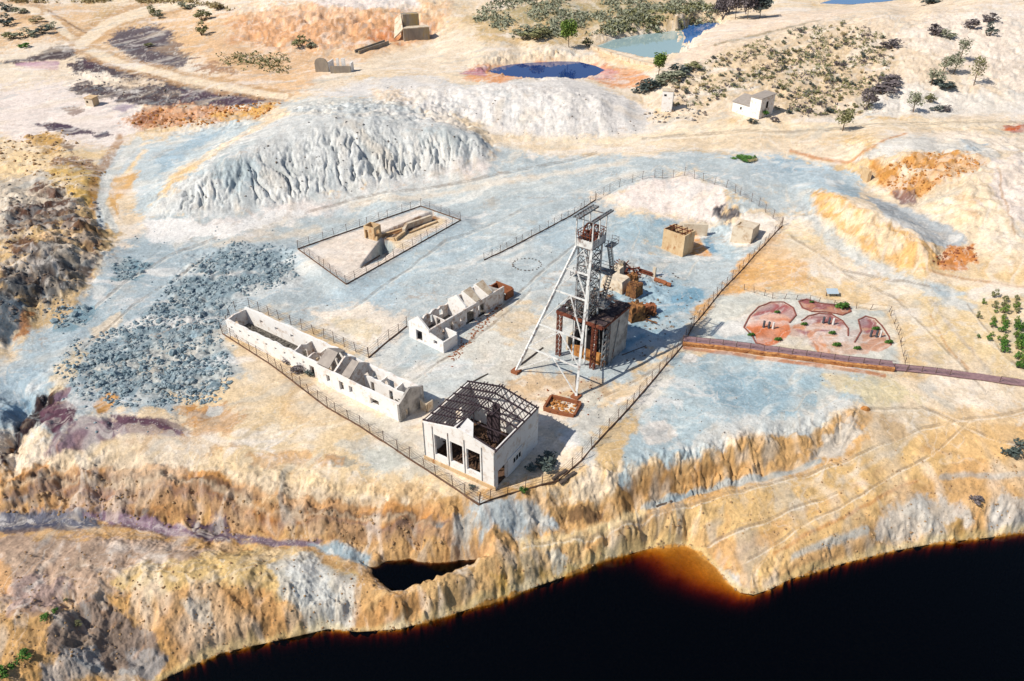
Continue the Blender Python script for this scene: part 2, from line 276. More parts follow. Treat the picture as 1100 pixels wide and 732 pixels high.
def Ls(c, pts, wd, f=3, wob=3, a=1., brk=.4):
    pts = [datum(*ground(px, py)[:2]) for px, py in pts]
    w = win(pts, wd+f+wob*2); k = far[w]
    s = wd-line_d(pts, PXg[w]+WN1[w]*wob, PYg[w]+WN2[w]*wob*k)
    m = sst(-1, 1, s/(f*.6)+(brk+.3)*WN3[w])*a
    col[w] = col[w]*(1-m[..., None])+alb(c)*m[..., None]
def El(c, cx, cy, rx, ry, f=3, wob=3, brk=.5, a=1., rot=0):
    P(c, [(cx+rx*math.cos(t)*math.cos(rot)-ry*math.sin(t)*math.sin(rot), cy+rx*math.cos(t)*math.sin(rot)+ry*math.sin(t)*math.cos(rot)) for t in np.linspace(0, 2*math.pi, 14, endpoint=False)], f, wob, brk, a)
# broad marbling of the bare soil
m = sst(-.3, .9, WN4+.4*WN3)[..., None]; col = col*(1-m)+alb(PEACH)*m
m = (sst(.1, 1., -WN4+.5*WN1)*.7)[..., None]; col = col*(1-m)+alb('E0BB84')*m
# --- far left and the old plant
P(PEACH, [(-120, 20), (330, 20), (330, 100), (140, 100), (-120, 90)], 14, 8, .3, .6)
P('EAC29A', [(150, 30), (260, 10), (480, 5), (480, 40), (350, 75), (330, 95), (260, 85), (200, 60)], 12, 6, .4)
P('E2AC80', [(240, 22), (300, 12), (420, 10), (470, 20), (470, 35), (400, 48), (330, 55), (250, 45)], 6, 6, .9)
P('EBBD98', [(270, 15), (330, 5), (400, 8), (380, 20), (300, 26)], 6, 4, .8)
P('E6BE92', [(-40, 20), (60, 5), (200, 2), (240, 30), (210, 60), (120, 60), (90, 45), (40, 45), (-40, 60)], 6, 6, .8, .8); P('E8BF94', [(200, 62), (270, 55), (330, 75), (320, 100), (240, 92)], 6, 6, 1, .8); P('CDAE84', [(95, 15), (130, 5), (120, 22), (100, 30)], 3, 3, .9, .8)
P(PINKW, [(330, -2), (440, -6), (450, 6), (400, 9), (350, 6)], 3, 3, .4)
P('D98F5F', [(395, 40), (420, 28), (432, 42), (400, 48)], 3, 3, .8)
P(PINKW, [(-120, 95), (60, 88), (140, 100), (160, 130), (120, 160), (-120, 165)], 10, 8, .4)
P('F0D2A6', [(-120, 135), (30, 150), (110, 160), (150, 170), (130, 195), (-120, 205)], 8, 8, .5)
P('D3A868', [(30, 145), (70, 138), (75, 160), (45, 168)], 5, 4, .8)
Ls('C19AAA', [(18, 69), (40, 69), (62, 68)], 2.2, 1.5, 1); Ls('D9B5BE', [(30, 71), (60, 72)], 3, 2.5, 1, .7)
P('5C5053', [(-20, 68), (10, 66), (40, 58), (60, 48), (72, 49), (88, 55), (70, 64), (20, 68)], 2, 3, .3)
P('6E646A', [(108, 45), (130, 32), (162, 27), (186, 35), (182, 48), (160, 54), (206, 63), (190, 75), (155, 71), (132, 56)], 3, 5, .7)
P('837A80', [(140, 38), (165, 31), (180, 38), (160, 46)], 4, 4, .6)
P('5E5257', [(75, 68), (105, 60), (142, 74), (200, 91), (260, 97), (310, 107), (280, 117), (235, 113), (180, 117), (110, 106), (73, 98), (92, 89), (150, 93), (112, 80), (80, 76)], 2.5, 6, 1.1)
P('EBD3B8', [(120, 88), (150, 84), (175, 90), (140, 94)], 2, 4, 1.6, .8); P('D9C2AE', [(150, 101), (200, 97), (230, 104), (180, 106)], 1.6, 4, 1.8, .8); P('9C7A70', [(250, 100), (300, 104), (290, 112), (260, 110)], 2, 4, 1.6, .8)
P('55434F', [(90, 66), (108, 62), (118, 68), (95, 74)], 2, 2, .9)
P('4E4248', [(100, 92), (170, 98), (240, 102), (300, 108), (240, 114), (160, 108)], 3, 7, 2., .8); P('62565C', [(115, 44), (165, 28), (188, 38), (205, 60), (195, 74), (150, 68)], 3, 6, 1.6, .7); P('8A6450', [(60, 168), (95, 172), (112, 184), (84, 186), (55, 178)], 2, 5, 1.8, .8); P('6A5048', [(68, 152), (84, 156), (80, 164), (66, 160)], 1.5, 4, 1.8, .8); P('7E6458', [(66, 116), (84, 114), (92, 120), (74, 123)], 1.5, 3, 1.8, .7); P('9A7058', [(200, 66), (240, 70), (250, 80), (215, 78)], 2, 5, 2, .7)
P('5E4C5A', [(190, 95), (260, 98), (300, 108), (270, 113), (200, 110)], 2, 4, 1.4)
P('564656', [(38, 134), (60, 131), (85, 137), (104, 143), (80, 146), (50, 140)], 1.6, 3, .9)
P('5C4D5A', [(98, 146), (115, 142), (122, 146), (104, 151)], 1.2, 2, .8)
P('D6A07A', [(126, 132), (160, 116), (210, 113), (270, 118), (306, 110), (270, 131), (220, 129), (162, 139)], 4, 5, .9)
P('E0AC62', [(225, 124), (270, 118), (305, 107), (312, 110), (275, 130), (240, 132)], 3, 4, .7)
P('A76E4E', [(140, 128), (170, 120), (172, 128), (150, 136)], 2, 3, 1.2)
P(LAV, [(118, 116), (135, 111), (148, 113), (130, 120)], 2.5, 2, .3)
for pts, wd in (([(-10, 16), (30, 12), (45, 13), (62, 28), (82, 46), (95, 54), (130, 68), (200, 86), (260, 96), (305, 104)], 4.5), ([(84, 48), (110, 30), (135, 18), (190, 4)], 6), ([(40, 12), (-20, 5)], 5)):
    Ls('C99F72', pts, wd+3, 3, 3, .7); Ls('F4DEC2', pts, wd*.8, 1.5, 2, .95)
Ls('8C6A4C', [(52, 12), (72, 24), (92, 35)], 1, .8, .5, .8)
# --- spoil heaps and the pale plain
P('BECACF', [(60, 345), (110, 290), (150, 235), (160, 215), (330, 205), (480, 170), (560, 155), (690, 150), (760, 158), (860, 166), (930, 190), (905, 212), (850, 240), (800, 215), (735, 188), (640, 215), (700, 260), (840, 250), (790, 330), (738, 368), (640, 420), (590, 405), (520, 420), (440, 420), (340, 350), (250, 335), (240, 370), (300, 420), (240, 440), (130, 440), (60, 460), (0, 460), (0, 380)], 16, 12, .5)
P(BLUE, [(150, 158), (205, 140), (262, 128), (285, 132), (240, 155), (190, 185), (165, 220), (150, 232), (140, 200)], 8, 5, .3)
P('A9C2D2', [(165, 165), (215, 145), (240, 142), (200, 165), (170, 195)], 6, 5, .4)
P('D8D9D8', [(152, 232), (195, 195), (275, 142), (320, 118), (400, 112), (510, 130), (545, 160), (490, 185), (380, 206), (250, 232)], 6, 5, .3)
P('E4DEDA', [(330, 105), (400, 85), (480, 78), (560, 88), (650, 95), (700, 120), (690, 142), (600, 152), (520, 140), (450, 120)], 6, 5, .4)
P(WHITE, [(430, 95), (520, 95), (600, 105), (610, 140), (540, 140), (470, 110)], 12, 8, .6, .7)
P('CFD6D8', [(300, 108), (400, 105), (470, 125), (450, 132), (360, 124), (310, 126)], 5, 4, .7, .8)
P('A8BCC6', [(205, 190), (240, 168), (262, 156), (275, 165), (285, 190), (262, 205), (225, 200)], 7, 5, .9, .75)  # bluish tint paints the gully shade on the heap's left side
P('B7C4C8', [(440, 140), (480, 138), (510, 150), (500, 165), (460, 150)], 5, 4, .9, .6)
P('EFC99A', [(396, 98), (430, 95), (440, 108), (410, 112)], 5, 4, 1, .5)
P(SAND, [(440, 120), (500, 126), (560, 148), (640, 156), (700, 148), (760, 140), (830, 138), (900, 136), (1110, 128), (1110, 150), (1000, 142), (900, 150), (860, 160), (780, 158), (700, 166), (600, 168), (530, 152), (480, 134)], 6, 6, .4)
P('F5E0C2', [(545, 148), (640, 156), (760, 146), (900, 142), (1110, 136), (1110, 130), (900, 132), (760, 136), (640, 150)], 4, 4, .3)
Ls(PINKW, [(160, 246), (205, 246), (270, 238), (330, 225), (370, 214), (450, 200), (520, 180)], 6, 7, 5, .9)
P(WHITE, [(150, 240), (185, 235), (240, 238), (325, 224), (330, 230), (260, 246), (190, 262), (165, 260)], 7, 5, .3)
P('D3D8D6', [(330, 212), (480, 186), (620, 190), (600, 205), (480, 215), (400, 222)], 8, 6, .5, .8)
Ls('EADBC8', [(380, 222), (430, 212), (520, 196), (600, 186), (680, 172)], 2.5, 4, 5, .7)
Ls('E9D6BE', [(200, 270), (260, 255), (340, 245)], 3, 6, 5, .6); Ls('E6D8C8', [(70, 420), (130, 350), (165, 325), (215, 275), (300, 235)], 4, 5, 5, .75)
Ls('DCD9D2', [(60, 380), (120, 320), (190, 265), (250, 245)], 4, 5, 5, .6)
P('B4CAD6', [(560, 240), (620, 230), (700, 260), (720, 290), (640, 280), (570, 262)], 10, 9, .6, .8)
P('B8CCD6', [(420, 260), (510, 245), (530, 270), (440, 310), (380, 325)], 10, 9, .6, .8)
P('B3CBD9', [(395, 300), (440, 290), (430, 330), (380, 345), (330, 325)], 10, 9, .6, .6)
P(PEACH, [(340, 335), (385, 325), (440, 335), (425, 360), (395, 380), (350, 355)], 8, 6, .5, .9)
P('E6D2AE', [(350, 345), (390, 340), (410, 355), (395, 372)], 6, 5, .8, .7)
P('DAD7CF', [(470, 380), (540, 320), (575, 330), (600, 345), (590, 400), (540, 420), (480, 425), (440, 410)], 12, 8, .5)
P('E7C79A', [(520, 335), (560, 325), (580, 345), (550, 370)], 8, 6, 1, .6)
P('D5D9D8', [(430, 392), (500, 385), (520, 405), (480, 430), (440, 420)], 8, 6, .4)
P('D9B78E', [(570, 402), (640, 400), (660, 420), (640, 440), (580, 432), (540, 420)], 8, 6, 1, .8)
P('D8D6CC', [(600, 425), (640, 415), (655, 430), (625, 448)], 5, 4, .4, .8)
P(BLUE, [(600, 460), (640, 440), (680, 430), (700, 400), (735, 380), (720, 440), (650, 480), (620, 490)], 8, 8, .9, .6)
P('E3BC7E', [(630, 470), (665, 455), (690, 440), (700, 455), (670, 480), (640, 500)], 8, 6, 1, .8)
P(WHITE, [(600, 470), (618, 462), (625, 478), (605, 482)], 5, 4, .6, .9)
# --- inside the fence by the shaft
P('9FC0D2', [(660, 320), (700, 290), (740, 300), (760, 315), (740, 345), (700, 365), (680, 380), (665, 350)], 8, 7, .7)
P('78AAC6', [(722, 318), (745, 305), (760, 308), (755, 320), (735, 330), (722, 330)], 4, 4, .4, .95)
P('7FAFC9', [(668, 350), (690, 348), (700, 362), (672, 376)], 4, 4, .6, .9)  # shadow of the shaft house painted as a blue patch
P('86B1C8', [(700, 345), (715, 330), (730, 335), (712, 352)], 4, 4, .7, .6)
P('A9C6D4', [(650, 235), (690, 225), (735, 245), (700, 262), (660, 255)], 7, 6, .5, .9)
P('8DB3C9', [(690, 228), (715, 233), (730, 240), (700, 240)], 4, 3, .5, .8)
P(PINKW, [(660, 208), (690, 194), (735, 188), (780, 204), (785, 225), (760, 242), (720, 230), (672, 222)], 5, 4, .4)
P('4E4A52', [(764, 234), (768, 220), (778, 214), (787, 222), (798, 218), (797, 230), (786, 240), (775, 230)], 2, 4, 1.6)  # dark gully shadow of the scarp painted into the ground colour
P('B5CCD8', [(750, 240), (785, 240), (795, 262), (785, 285), (765, 275)], 6, 5, .5, .9)
P('6FA2C2', [(757, 254), (766, 252), (770, 272), (762, 275)], 3, 2, .3, .9)  # shadow of the square bunker painted in blue
P('E9AE72', [(745, 255), (752, 253), (764, 276), (738, 274)], 2.5, 2, .4)
P('E1AE74', [(795, 285), (838, 246), (845, 255), (800, 320), (775, 345), (745, 350), (750, 330), (780, 305)], 6, 5, .6)
P('E9B678', [(840, 250), (860, 270), (870, 310), (800, 330), (790, 320)], 10, 6, .5, .8)
P('E5C9A0', [(735, 350), (790, 330), (760, 365), (742, 368)], 6, 5, .7, .7)
P('F0E4D8', [(800, 230), (830, 232), (835, 248), (800, 266), (785, 262), (790, 240)], 5, 4, .5)
P('EFD9BC', [(880, 230), (850, 240), (840, 250)], 4, 4, .3)
# --- right: sand, mounds, road
P('EBCF9F', [(850, 255), (960, 290), (1010, 380), (1100, 400), (1110, 300), (1000, 290), (900, 235)], 16, 8, .4, .8)
P('C9D0D3', [(855, 205), (880, 235), (940, 275), (985, 300), (1030, 320), (1060, 335), (1035, 340), (980, 315), (920, 285), (870, 245)], 7, 5, .5, .8)
P('B7C8D2', [(990, 298), (1020, 305), (1040, 318), (1015, 322)], 5, 4, .5, .8)
Ls('F2DEC6', [(1000, 296), (1060, 306), (1110, 312)], 5, 4, 3, .8); Ls('C08B5A', [(985, 287), (1040, 300), (1110, 308)], 1, 1.2, 2, .6)
Ls('C5B9AE', [(1000, 325), (1030, 360), (1065, 400)], 2, 3, 3, .6); Ls('C58F5C', [(1000, 340), (1020, 375), (1040, 395)], 1.2, 1.5, 3, .6)
P('B8CBD6', [(800, 172), (850, 166), (900, 180), (925, 190), (900, 200), (930, 212), (890, 212), (850, 200), (815, 190)], 7, 6, .6)
P('9BB9CC', [(830, 170), (862, 168), (880, 180), (850, 186)], 5, 4, .5, .8); P('A3BDCC', [(900, 196), (925, 205), (915, 212), (895, 205)], 4, 3, .4, .8)
P('F1DCC2', [(850, 160), (880, 150), (930, 150), (935, 165), (900, 175), (870, 172)], 5, 4, .4)
Ls('D08F5E', [(852, 162), (880, 170), (915, 174), (940, 158), (975, 143)], 1.4, 1.6, 3, .8)
P('DED9D2', [(925, 170), (960, 148), (1000, 146), (1060, 158), (1075, 175), (1020, 165), (960, 172)], 6, 5, .5)
P('AFC2D0', [(1030, 150), (1060, 155), (1050, 165), (1035, 160)], 3, 3, .4, .8)
P('D59A55', [(938, 172), (960, 180), (975, 166), (1020, 163), (1062, 172), (1045, 186), (1010, 194), (990, 212), (970, 214), (946, 198), (938, 185)], 4, 4, .8)
P('EFD9BC', [(965, 182), (985, 180), (1000, 188), (975, 192)], 4, 3, .5, .9)
P('77606A', [(962, 206), (985, 203), (990, 218), (968, 220)], 3, 3, .9, .8)
P('F2DCBE', [(1000, 215), (1050, 195), (1075, 230), (1060, 255), (1030, 245), (995, 225)], 8, 5, .4)
P('EDC294', [(1020, 215), (1050, 210), (1050, 235), (1028, 235)], 8, 5, .6, .6)
P(PINKW, [(1065, 170), (1110, 165), (1110, 250), (1085, 240), (1070, 205)], 6, 5, .5, .9)
Ls('C09A76', [(1072, 180), (1078, 205), (1084, 232), (1090, 250)], 1.2, 1.5, 3, .7)
P('E4B67A', [(868, 206), (885, 204), (940, 232), (1000, 265), (1012, 282), (980, 286), (930, 268), (885, 236)], 4, 4, .6)
P('F3E0C4', [(890, 215), (940, 238), (975, 262), (950, 266), (905, 236)], 6, 5, .9, .7)
P('B4BABF', [(925, 208), (950, 215), (990, 228), (1035, 248), (1042, 262), (1020, 270), (990, 256), (950, 232)], 3, 3, .4)
P('D58D50', [(1000, 278), (1020, 266), (1045, 264), (1050, 280), (1020, 288)], 3, 3, 1)
P('C66A45', [(1075, 136), (1110, 132), (1110, 140), (1090, 142)], 2, 2, 1)
P('E8D9C4', [(900, 290), (960, 300), (1000, 340), (980, 380), (930, 330)], 10, 8, .5, .5)
P('E9C48C', [(800, 320), (900, 300), (960, 320), (1000, 400), (960, 410), (970, 380), (950, 330), (830, 315)], 12, 8, .5, .7)
# --- hill and ponds
P('EDD7BE', [(690, 110), (770, 44), (950, 2), (1110, -10), (1110, 128), (930, 128), (830, 130), (700, 118)], 8, 6, .5)
P('D9BE98', [(720, 95), (780, 55), (900, 30), (960, 60), (940, 100), (850, 120), (760, 112)], 14, 8, .9, .7)
P('F3E2D2', [(960, 40), (1010, 15), (1100, 0), (1110, 110), (1060, 90), (1000, 60)], 12, 8, .5)
P('EDE3D8', [(930, 125), (945, 98), (975, 88), (1020, 98), (1110, 96), (1110, 122), (1000, 126)], 5, 5, .3)
P('F4DCC6', [(700, 95), (760, 40), (900, 12), (955, 4), (900, 20), (790, 45), (730, 85)], 3, 3, .5, .8)
Ls('8E8062', [(770, 48), (830, 34), (880, 22)], 1.2, 1.5, 2, .7)
P('F0D9BC', [(440, 70), (560, 56), (660, 60), (700, 92), (600, 92), (500, 92)], 5, 4, .5); P('E5A679', [(498, 78), (520, 66), (600, 62), (650, 68), (690, 76), (700, 92), (660, 94), (600, 90), (540, 90), (500, 86)], 3, 4, .6)
P('B98098', [(492, 79), (515, 74), (526, 74), (520, 82)], 2.5, 2, .5, .8); P('D79AA0', [(640, 70), (665, 76), (660, 86), (640, 84)], 4, 3, .6, .7)
P('F0CFA8', [(628, 52), (645, 50), (705, 70), (700, 78), (650, 66)], 2.5, 2, .3)
P('F0DCC4', [(400, 60), (480, 35), (560, 60), (480, 75), (400, 80), (340, 95)], 8, 6, .4)
P('D4B789', [(505, 20), (600, -5), (760, -5), (770, 22), (680, 36), (600, 48), (520, 40)], 8, 6, .8)
P('B3A37A', [(515, 20), (560, 5), (640, 0), (720, 5), (690, 18), (600, 26), (540, 28)], 5, 6, 1.2, .8)
P('F2D9B8', [(700, -5), (790, -10), (950, -20), (980, -5), (900, 5), (800, 20)], 6, 4, .5)
# --- blue rubble field and ground left of the ruins
P('B2C4CE', [(60, 330), (140, 260), (215, 262), (315, 262), (320, 310), (250, 340), (265, 410), (240, 440), (120, 440), (50, 420), (30, 380)], 10, 8, .4)
P('8CA4B1', [(205, 290), (250, 266), (300, 270), (312, 300), (270, 314), (245, 330), (228, 360), (248, 395), (238, 420), (180, 428), (110, 425), (72, 395), (90, 370), (130, 358), (170, 330)], 8, 6, .8)
P('78A0B2', [(120, 285), (140, 276), (162, 284), (150, 302), (125, 304)], 4, 3, .9); P('81A5B6', [(50, 332), (75, 326), (100, 332), (90, 352), (60, 356)], 4, 3, .9)
P('9DBBCB', [(200, 360), (240, 365), (255, 400), (240, 425), (220, 410)], 6, 5, .6)
P('E5D4BE', [(95, 352), (125, 335), (130, 345), (110, 362)], 4, 3, .5, .9)
P('DDC6A0', [(40, 420), (65, 390), (90, 370), (100, 378), (75, 410), (60, 440)], 5, 4, .9, .8)
P('A9C0CE', [(-10, 395), (40, 380), (55, 410), (35, 450), (-10, 460)], 7, 6, .5); P('7FA8C4', [(0, 440), (25, 425), (35, 438), (15, 450), (0, 452)], 4, 4, .5, .8)
# badlands
P('D2B284', [(-120, 195), (50, 185), (110, 205), (125, 260), (95, 300), (60, 345), (0, 340), (-120, 350)], 6, 6, .7)
P('D9B268', [(40, 185), (85, 178), (115, 190), (100, 222), (70, 215), (45, 205)], 4, 4, .7, .9)
P('CDBFAE', [(0, 190), (40, 182), (62, 200), (80, 215), (60, 235), (0, 262), (-120, 280), (-120, 200)], 6, 6, .6)
for pts in ([(5, 232), (30, 222), (60, 216), (66, 220), (30, 238), (5, 246)], [(60, 230), (95, 236), (90, 250), (66, 246)], [(0, 262), (30, 252), (50, 262), (20, 272)], [(80, 280), (105, 262), (110, 275), (88, 300)], [(20, 275), (60, 258), (85, 270), (60, 295), (20, 300)], [(0, 285), (40, 280), (60, 300), (40, 312), (0, 310)], [(40, 196), (60, 205), (50, 214), (38, 205)]):
    P('65463A', pts, 4, 5, 1.1, .9)
P('5D6876', [(0, 292), (20, 283), (50, 272), (75, 282), (60, 300), (0, 308)], 5, 5, 1.2, .8)
P('E2BE97', [(45, 255), (80, 248), (85, 262), (60, 268)], 4, 4, .8, .8)
P('5E6E7E', [(-120, 320), (0, 312), (22, 325), (28, 350), (12, 368), (-120, 375)], 4, 4, .5)
P('7E9FB6', [(5, 300), (25, 300), (30, 312), (10, 314)], 3, 3, .5, .9); P('C0875A', [(22, 335), (34, 335), (30, 358), (18, 362)], 3, 3, 1)
P('55504E', [(0, 288), (30, 268), (70, 262), (95, 275), (85, 300), (50, 318), (0, 322)], 4, 6, 1.8, .85); P('5A3E34', [(0, 225), (60, 212), (85, 225), (50, 250), (0, 258)], 4, 6, 1.8, .85); P('44525E', [(-100, 322), (0, 318), (22, 332), (26, 352), (8, 368), (-100, 372)], 3, 4, .9, .8); P('6A5040', [(85, 240), (108, 235), (112, 262), (92, 275)], 3, 5, 1.6, .7)
P('C7D0D4', [(105, 175), (130, 155), (150, 160), (130, 190), (110, 215), (115, 235), (105, 245), (100, 220), (108, 195)], 3, 3, .3)
P('E2B06E', [(115, 205), (122, 190), (150, 185), (140, 205), (125, 215), (128, 232), (118, 222)], 3, 3, .6, .9)
P('352A30', [(40, 425), (60, 420), (52, 440), (40, 455), (20, 478), (8, 500), (0, 490), (20, 460)], 4, 4, .6)
P('684858', [(42, 440), (60, 432), (80, 438), (78, 452), (55, 462), (42, 455)], 3, 3, .4); P('7F6A7C', [(58, 425), (78, 415), (72, 428), (60, 432)], 2, 2, .3)
P('86707A', [(60, 462), (90, 445), (130, 448), (190, 455), (210, 462), (190, 470), (130, 470), (80, 482), (50, 485)], 4, 5, .7)
P('664A58', [(120, 446), (180, 450), (208, 462), (180, 464), (130, 458)], 2.5, 4, .8)
P('E3A965', [(100, 435), (118, 422), (135, 425), (118, 440), (105, 448)], 3, 3, .5)
Ls('A9763E', [(128, 150), (110, 178), (98, 205), (100, 225)], 4, 3, 3, .7); Ls('D5D6D2', [(150, 152), (132, 168), (112, 198), (108, 218), (122, 245)], 4.5, 2, 2, .95)
# sandy apron below the ruins
P('EACFA8', [(190, 420), (260, 400), (330, 420), (420, 470), (515, 545), (440, 545), (350, 535), (250, 520), (150, 495), (60, 500), (100, 480), (200, 470)], 10, 8, .4)
P('CE9455', [(195, 430), (230, 425), (262, 440), (245, 466), (200, 464)], 6, 7, 1.4, .9); P('8A6A4A', [(210, 440), (235, 436), (240, 452), (215, 456)], 3, 5, 1.8, .6); P('C6CCCE', [(222, 432), (240, 436), (236, 446), (222, 444)], 2, 3, 1.2, .8); P('B98A58', [(140, 470), (200, 468), (260, 480), (220, 492), (150, 486)], 5, 7, 1.8, .6); P('7F8C90', [(345, 492), (372, 496), (385, 505), (350, 505)], 3, 5, 1.8, .6); P('DDB277', [(310, 400), (345, 420), (340, 450), (300, 440)], 9, 8, .9, .6)
P('D5CFC2', [(350, 475), (420, 465), (470, 500), (430, 515), (370, 500)], 10, 8, .6, .8); P('BFCBCB', [(370, 488), (420, 478), (440, 500), (400, 505)], 7, 6, .9, .5)
P('E9D3B4', [(240, 360), (300, 395), (350, 435), (330, 440), (270, 410)], 7, 5, .4, .6)
P('D8D2C6', [(350, 430), (440, 455), (500, 530), (440, 480), (380, 455)], 6, 5, .4, .8)
P('E4BE87', [(500, 500), (545, 530), (600, 500), (620, 500), (600, 525), (540, 540)], 6, 5, .8, .8)
# --- near banks
P('CFA167', [(-120, 510), (60, 500), (240, 520), (420, 545), (560, 532), (700, 500), (920, 440), (1000, 470), (1200, 430), (1200, 590), (1000, 592), (800, 650), (560, 640), (380, 690), (100, 760), (-120, 760)], 8, 8, .6, .9)
P('C4976A', [(0, 512), (60, 502), (130, 498), (240, 520), (350, 540), (470, 545), (490, 590), (390, 582), (230, 566), (100, 550), (0, 545)], 6, 6, .8, .85)
P('B3A5A6', [(70, 520), (130, 512), (150, 525), (140, 550), (80, 545)], 6, 5, .8, .75); P('7B6668', [(118, 505), (150, 510), (150, 545), (128, 545)], 4, 4, .9, .75)
P('CBB6A8', [(180, 525), (230, 530), (228, 550), (190, 545)], 5, 4, .8, .7); P('6B5450', [(225, 525), (248, 520), (240, 545), (228, 560), (222, 548)], 3, 3, .7, .8)
P('AE7848', [(140, 520), (180, 520), (200, 550), (150, 552)], 5, 5, 1, .8); P('B17C4C', [(250, 545), (320, 545), (370, 570), (300, 572)], 6, 5, 1, .85); P('8A5A3C', [(300, 545), (325, 540), (322, 565), (300, 568)], 5, 4, 1, .7); P('77543C', [(345, 565), (400, 570), (395, 585), (350, 580)], 5, 4, 1, .7)
P('A9BBC4', [(0, 525), (35, 520), (40, 542), (0, 545)], 4, 4, .8, .8)
P('B9C9D2', [(500, 555), (530, 545), (575, 550), (600, 560), (560, 585), (510, 590)], 5, 5, .9, .9)
P('C9D3D6', [(435, 575), (470, 560), (520, 565), (515, 592), (450, 592)], 6, 5, .9, .6); P('6F8CA0', [(455, 572), (470, 555), (478, 565), (468, 588)], 3, 3, .8, .7)
P('D2A873', [(600, 540), (650, 515), (735, 490), (860, 458), (925, 440), (920, 470), (850, 500), (760, 522), (660, 548), (600, 566)], 5, 4, .7, .9)
P('AE7F4C', [(640, 530), (720, 505), (800, 485), (790, 510), (700, 535), (640, 548)], 6, 4, 1.3, .6)
P('C4CED2', [(880, 462), (915, 450), (925, 470), (900, 490), (870, 492)], 5, 5, .8, .6)
for pts in ([(445, 576), (455, 566), (462, 578), (455, 592)], [(110, 545), (150, 548), (180, 560), (150, 562)], [(225, 545), (236, 530), (246, 532), (236, 556)], [(600, 545), (640, 530), (650, 536), (610, 556)], [(300, 560), (350, 568), (380, 580), (320, 575)], [(330, 528), (345, 530), (345, 538), (330, 536)]): P('5E4638', pts, 4, 5, 1.4, .75)  # dark patches for more contrast in the banks
P('DCC4A6', [(250, 520), (330, 530), (400, 545), (380, 560), (300, 545), (255, 545)], 6, 6, 1.2, .8); P('E2CDB2', [(60, 490), (140, 482), (230, 500), (180, 508), (100, 500)], 6, 6, 1, .8); P('C9B7AC', [(30, 505), (100, 500), (130, 512), (60, 520)], 5, 6, 1.2, .7)
P('D9B78C', [(360, 520), (440, 520), (480, 540), (430, 550)], 6, 6, 1.2, .8); P('EADAC4', [(240, 462), (300, 450), (330, 470), (280, 485)], 8, 8, 1, .7); P('E8DED0', [(180, 475), (230, 470), (220, 490), (170, 490)], 8, 8, 1, .6); P('D29C62', [(270, 490), (330, 485), (350, 500), (300, 508)], 8, 8, 1.3, .6)
bkl = [(-20, 516), (60, 504), (130, 502), (200, 516), (250, 524), (340, 542), (430, 556), (480, 560)]
for dy, c, wd, a_ in ((2, 'C98E50', 4, .6), (9, '6E5446', 3, .7), (15, 'D8C2A6', 3, .6), (21, 'A06A3C', 3.5, .65), (27, '8E7A78', 3, .6), (32, 'C9A070', 3, .6)): Ls(c, [(x_, y_+dy+3*math.sin(x_*.05+dy)) for x_, y_ in bkl], wd, 3, 5, a_, 1.5)
# stream
P('6C6E80', [(-120, 560), (0, 548), (60, 546), (105, 552), (110, 566), (60, 566), (0, 570), (-120, 585)], 4, 4, .4)
P('4E4F66', [(0, 562), (60, 560), (80, 566), (20, 574), (0, 574)], 3, 3, .5, .8)
P('907688', [(92, 552), (120, 545), (150, 556), (190, 563), (205, 572), (215, 578), (180, 576), (130, 562)], 3, 3, .3)
P('5E4C5C', [(200, 562), (245, 562), (250, 578), (210, 578)], 4, 4, .6); P('82707E', [(240, 572), (300, 578), (345, 582), (340, 590), (260, 582)], 3, 3, .4)
P('9FB4C0', [(330, 585), (370, 590), (395, 600), (390, 612), (350, 598)], 4, 3, .4)
Ls('5C4348', [(110, 562), (150, 566), (175, 574), (200, 582)], 2, 2.5, 3, .6)
# near hump and berm
P('BFA593', [(-120, 585), (0, 580), (100, 572), (190, 580), (230, 590), (200, 620), (120, 640), (0, 650), (-120, 660)], 8, 7, 1, .9)
P('DDBE86', [(120, 625), (200, 600), (270, 582), (330, 598), (370, 620), (350, 650), (260, 640), (180, 650)], 8, 7, .8, .9)
P('CFCBC2', [(285, 605), (330, 595), (375, 625), (385, 670), (350, 676), (300, 640)], 5, 5, .6, .9); P('DADDDC', [(305, 605), (340, 605), (365, 640), (350, 660), (315, 640)], 6, 6, 1, .7)
P('C69866', [(170, 650), (240, 625), (290, 640), (320, 670), (240, 700), (190, 715), (165, 690)], 6, 6, .9, .85)
P('C4BBAE', [(200, 655), (225, 655), (225, 672), (205, 672)], 5, 4, .8, .8)
P('7E7472', [(60, 650), (110, 640), (150, 680), (180, 710), (160, 735), (90, 720), (50, 690)], 6, 6, .9, .85); P('B7B2B0', [(40, 705), (100, 700), (110, 725), (50, 732)], 5, 4, .7, .8); P('A9A4A2', [(130, 700), (180, 710), (165, 735), (140, 725)], 4, 4, .9, .8)  # first outline: shade of the right-facing gully slope put into the colour
P('D9A263', [(-120, 600), (10, 605), (15, 640), (-120, 650)], 6, 5, .8, .7); P('A08A90', [(20, 620), (80, 625), (60, 655), (10, 660)], 7, 6, 1, .5)
P('D3AE7C', [(380, 670), (440, 635), (520, 610), (600, 585), (700, 560), (780, 545), (760, 580), (700, 590), (600, 622), (480, 662)], 6, 5, .7)
P('B98A58', [(380, 655), (420, 640), (450, 650), (420, 676), (385, 676)], 6, 5, .9, .8); P('C7A050', [(520, 625), (580, 612), (620, 600), (620, 616), (540, 640)], 5, 4, 1, .7); P('CFCFC6', [(580, 590), (600, 585), (615, 600), (590, 612)], 4, 4, 1, .8)
P('DDB982', [(540, 600), (620, 575), (700, 552), (800, 528), (880, 505), (940, 480), (1000, 460), (990, 490), (930, 520), (860, 550), (790, 575), (760, 560), (680, 570), (600, 590)], 6, 5, .4, .9)
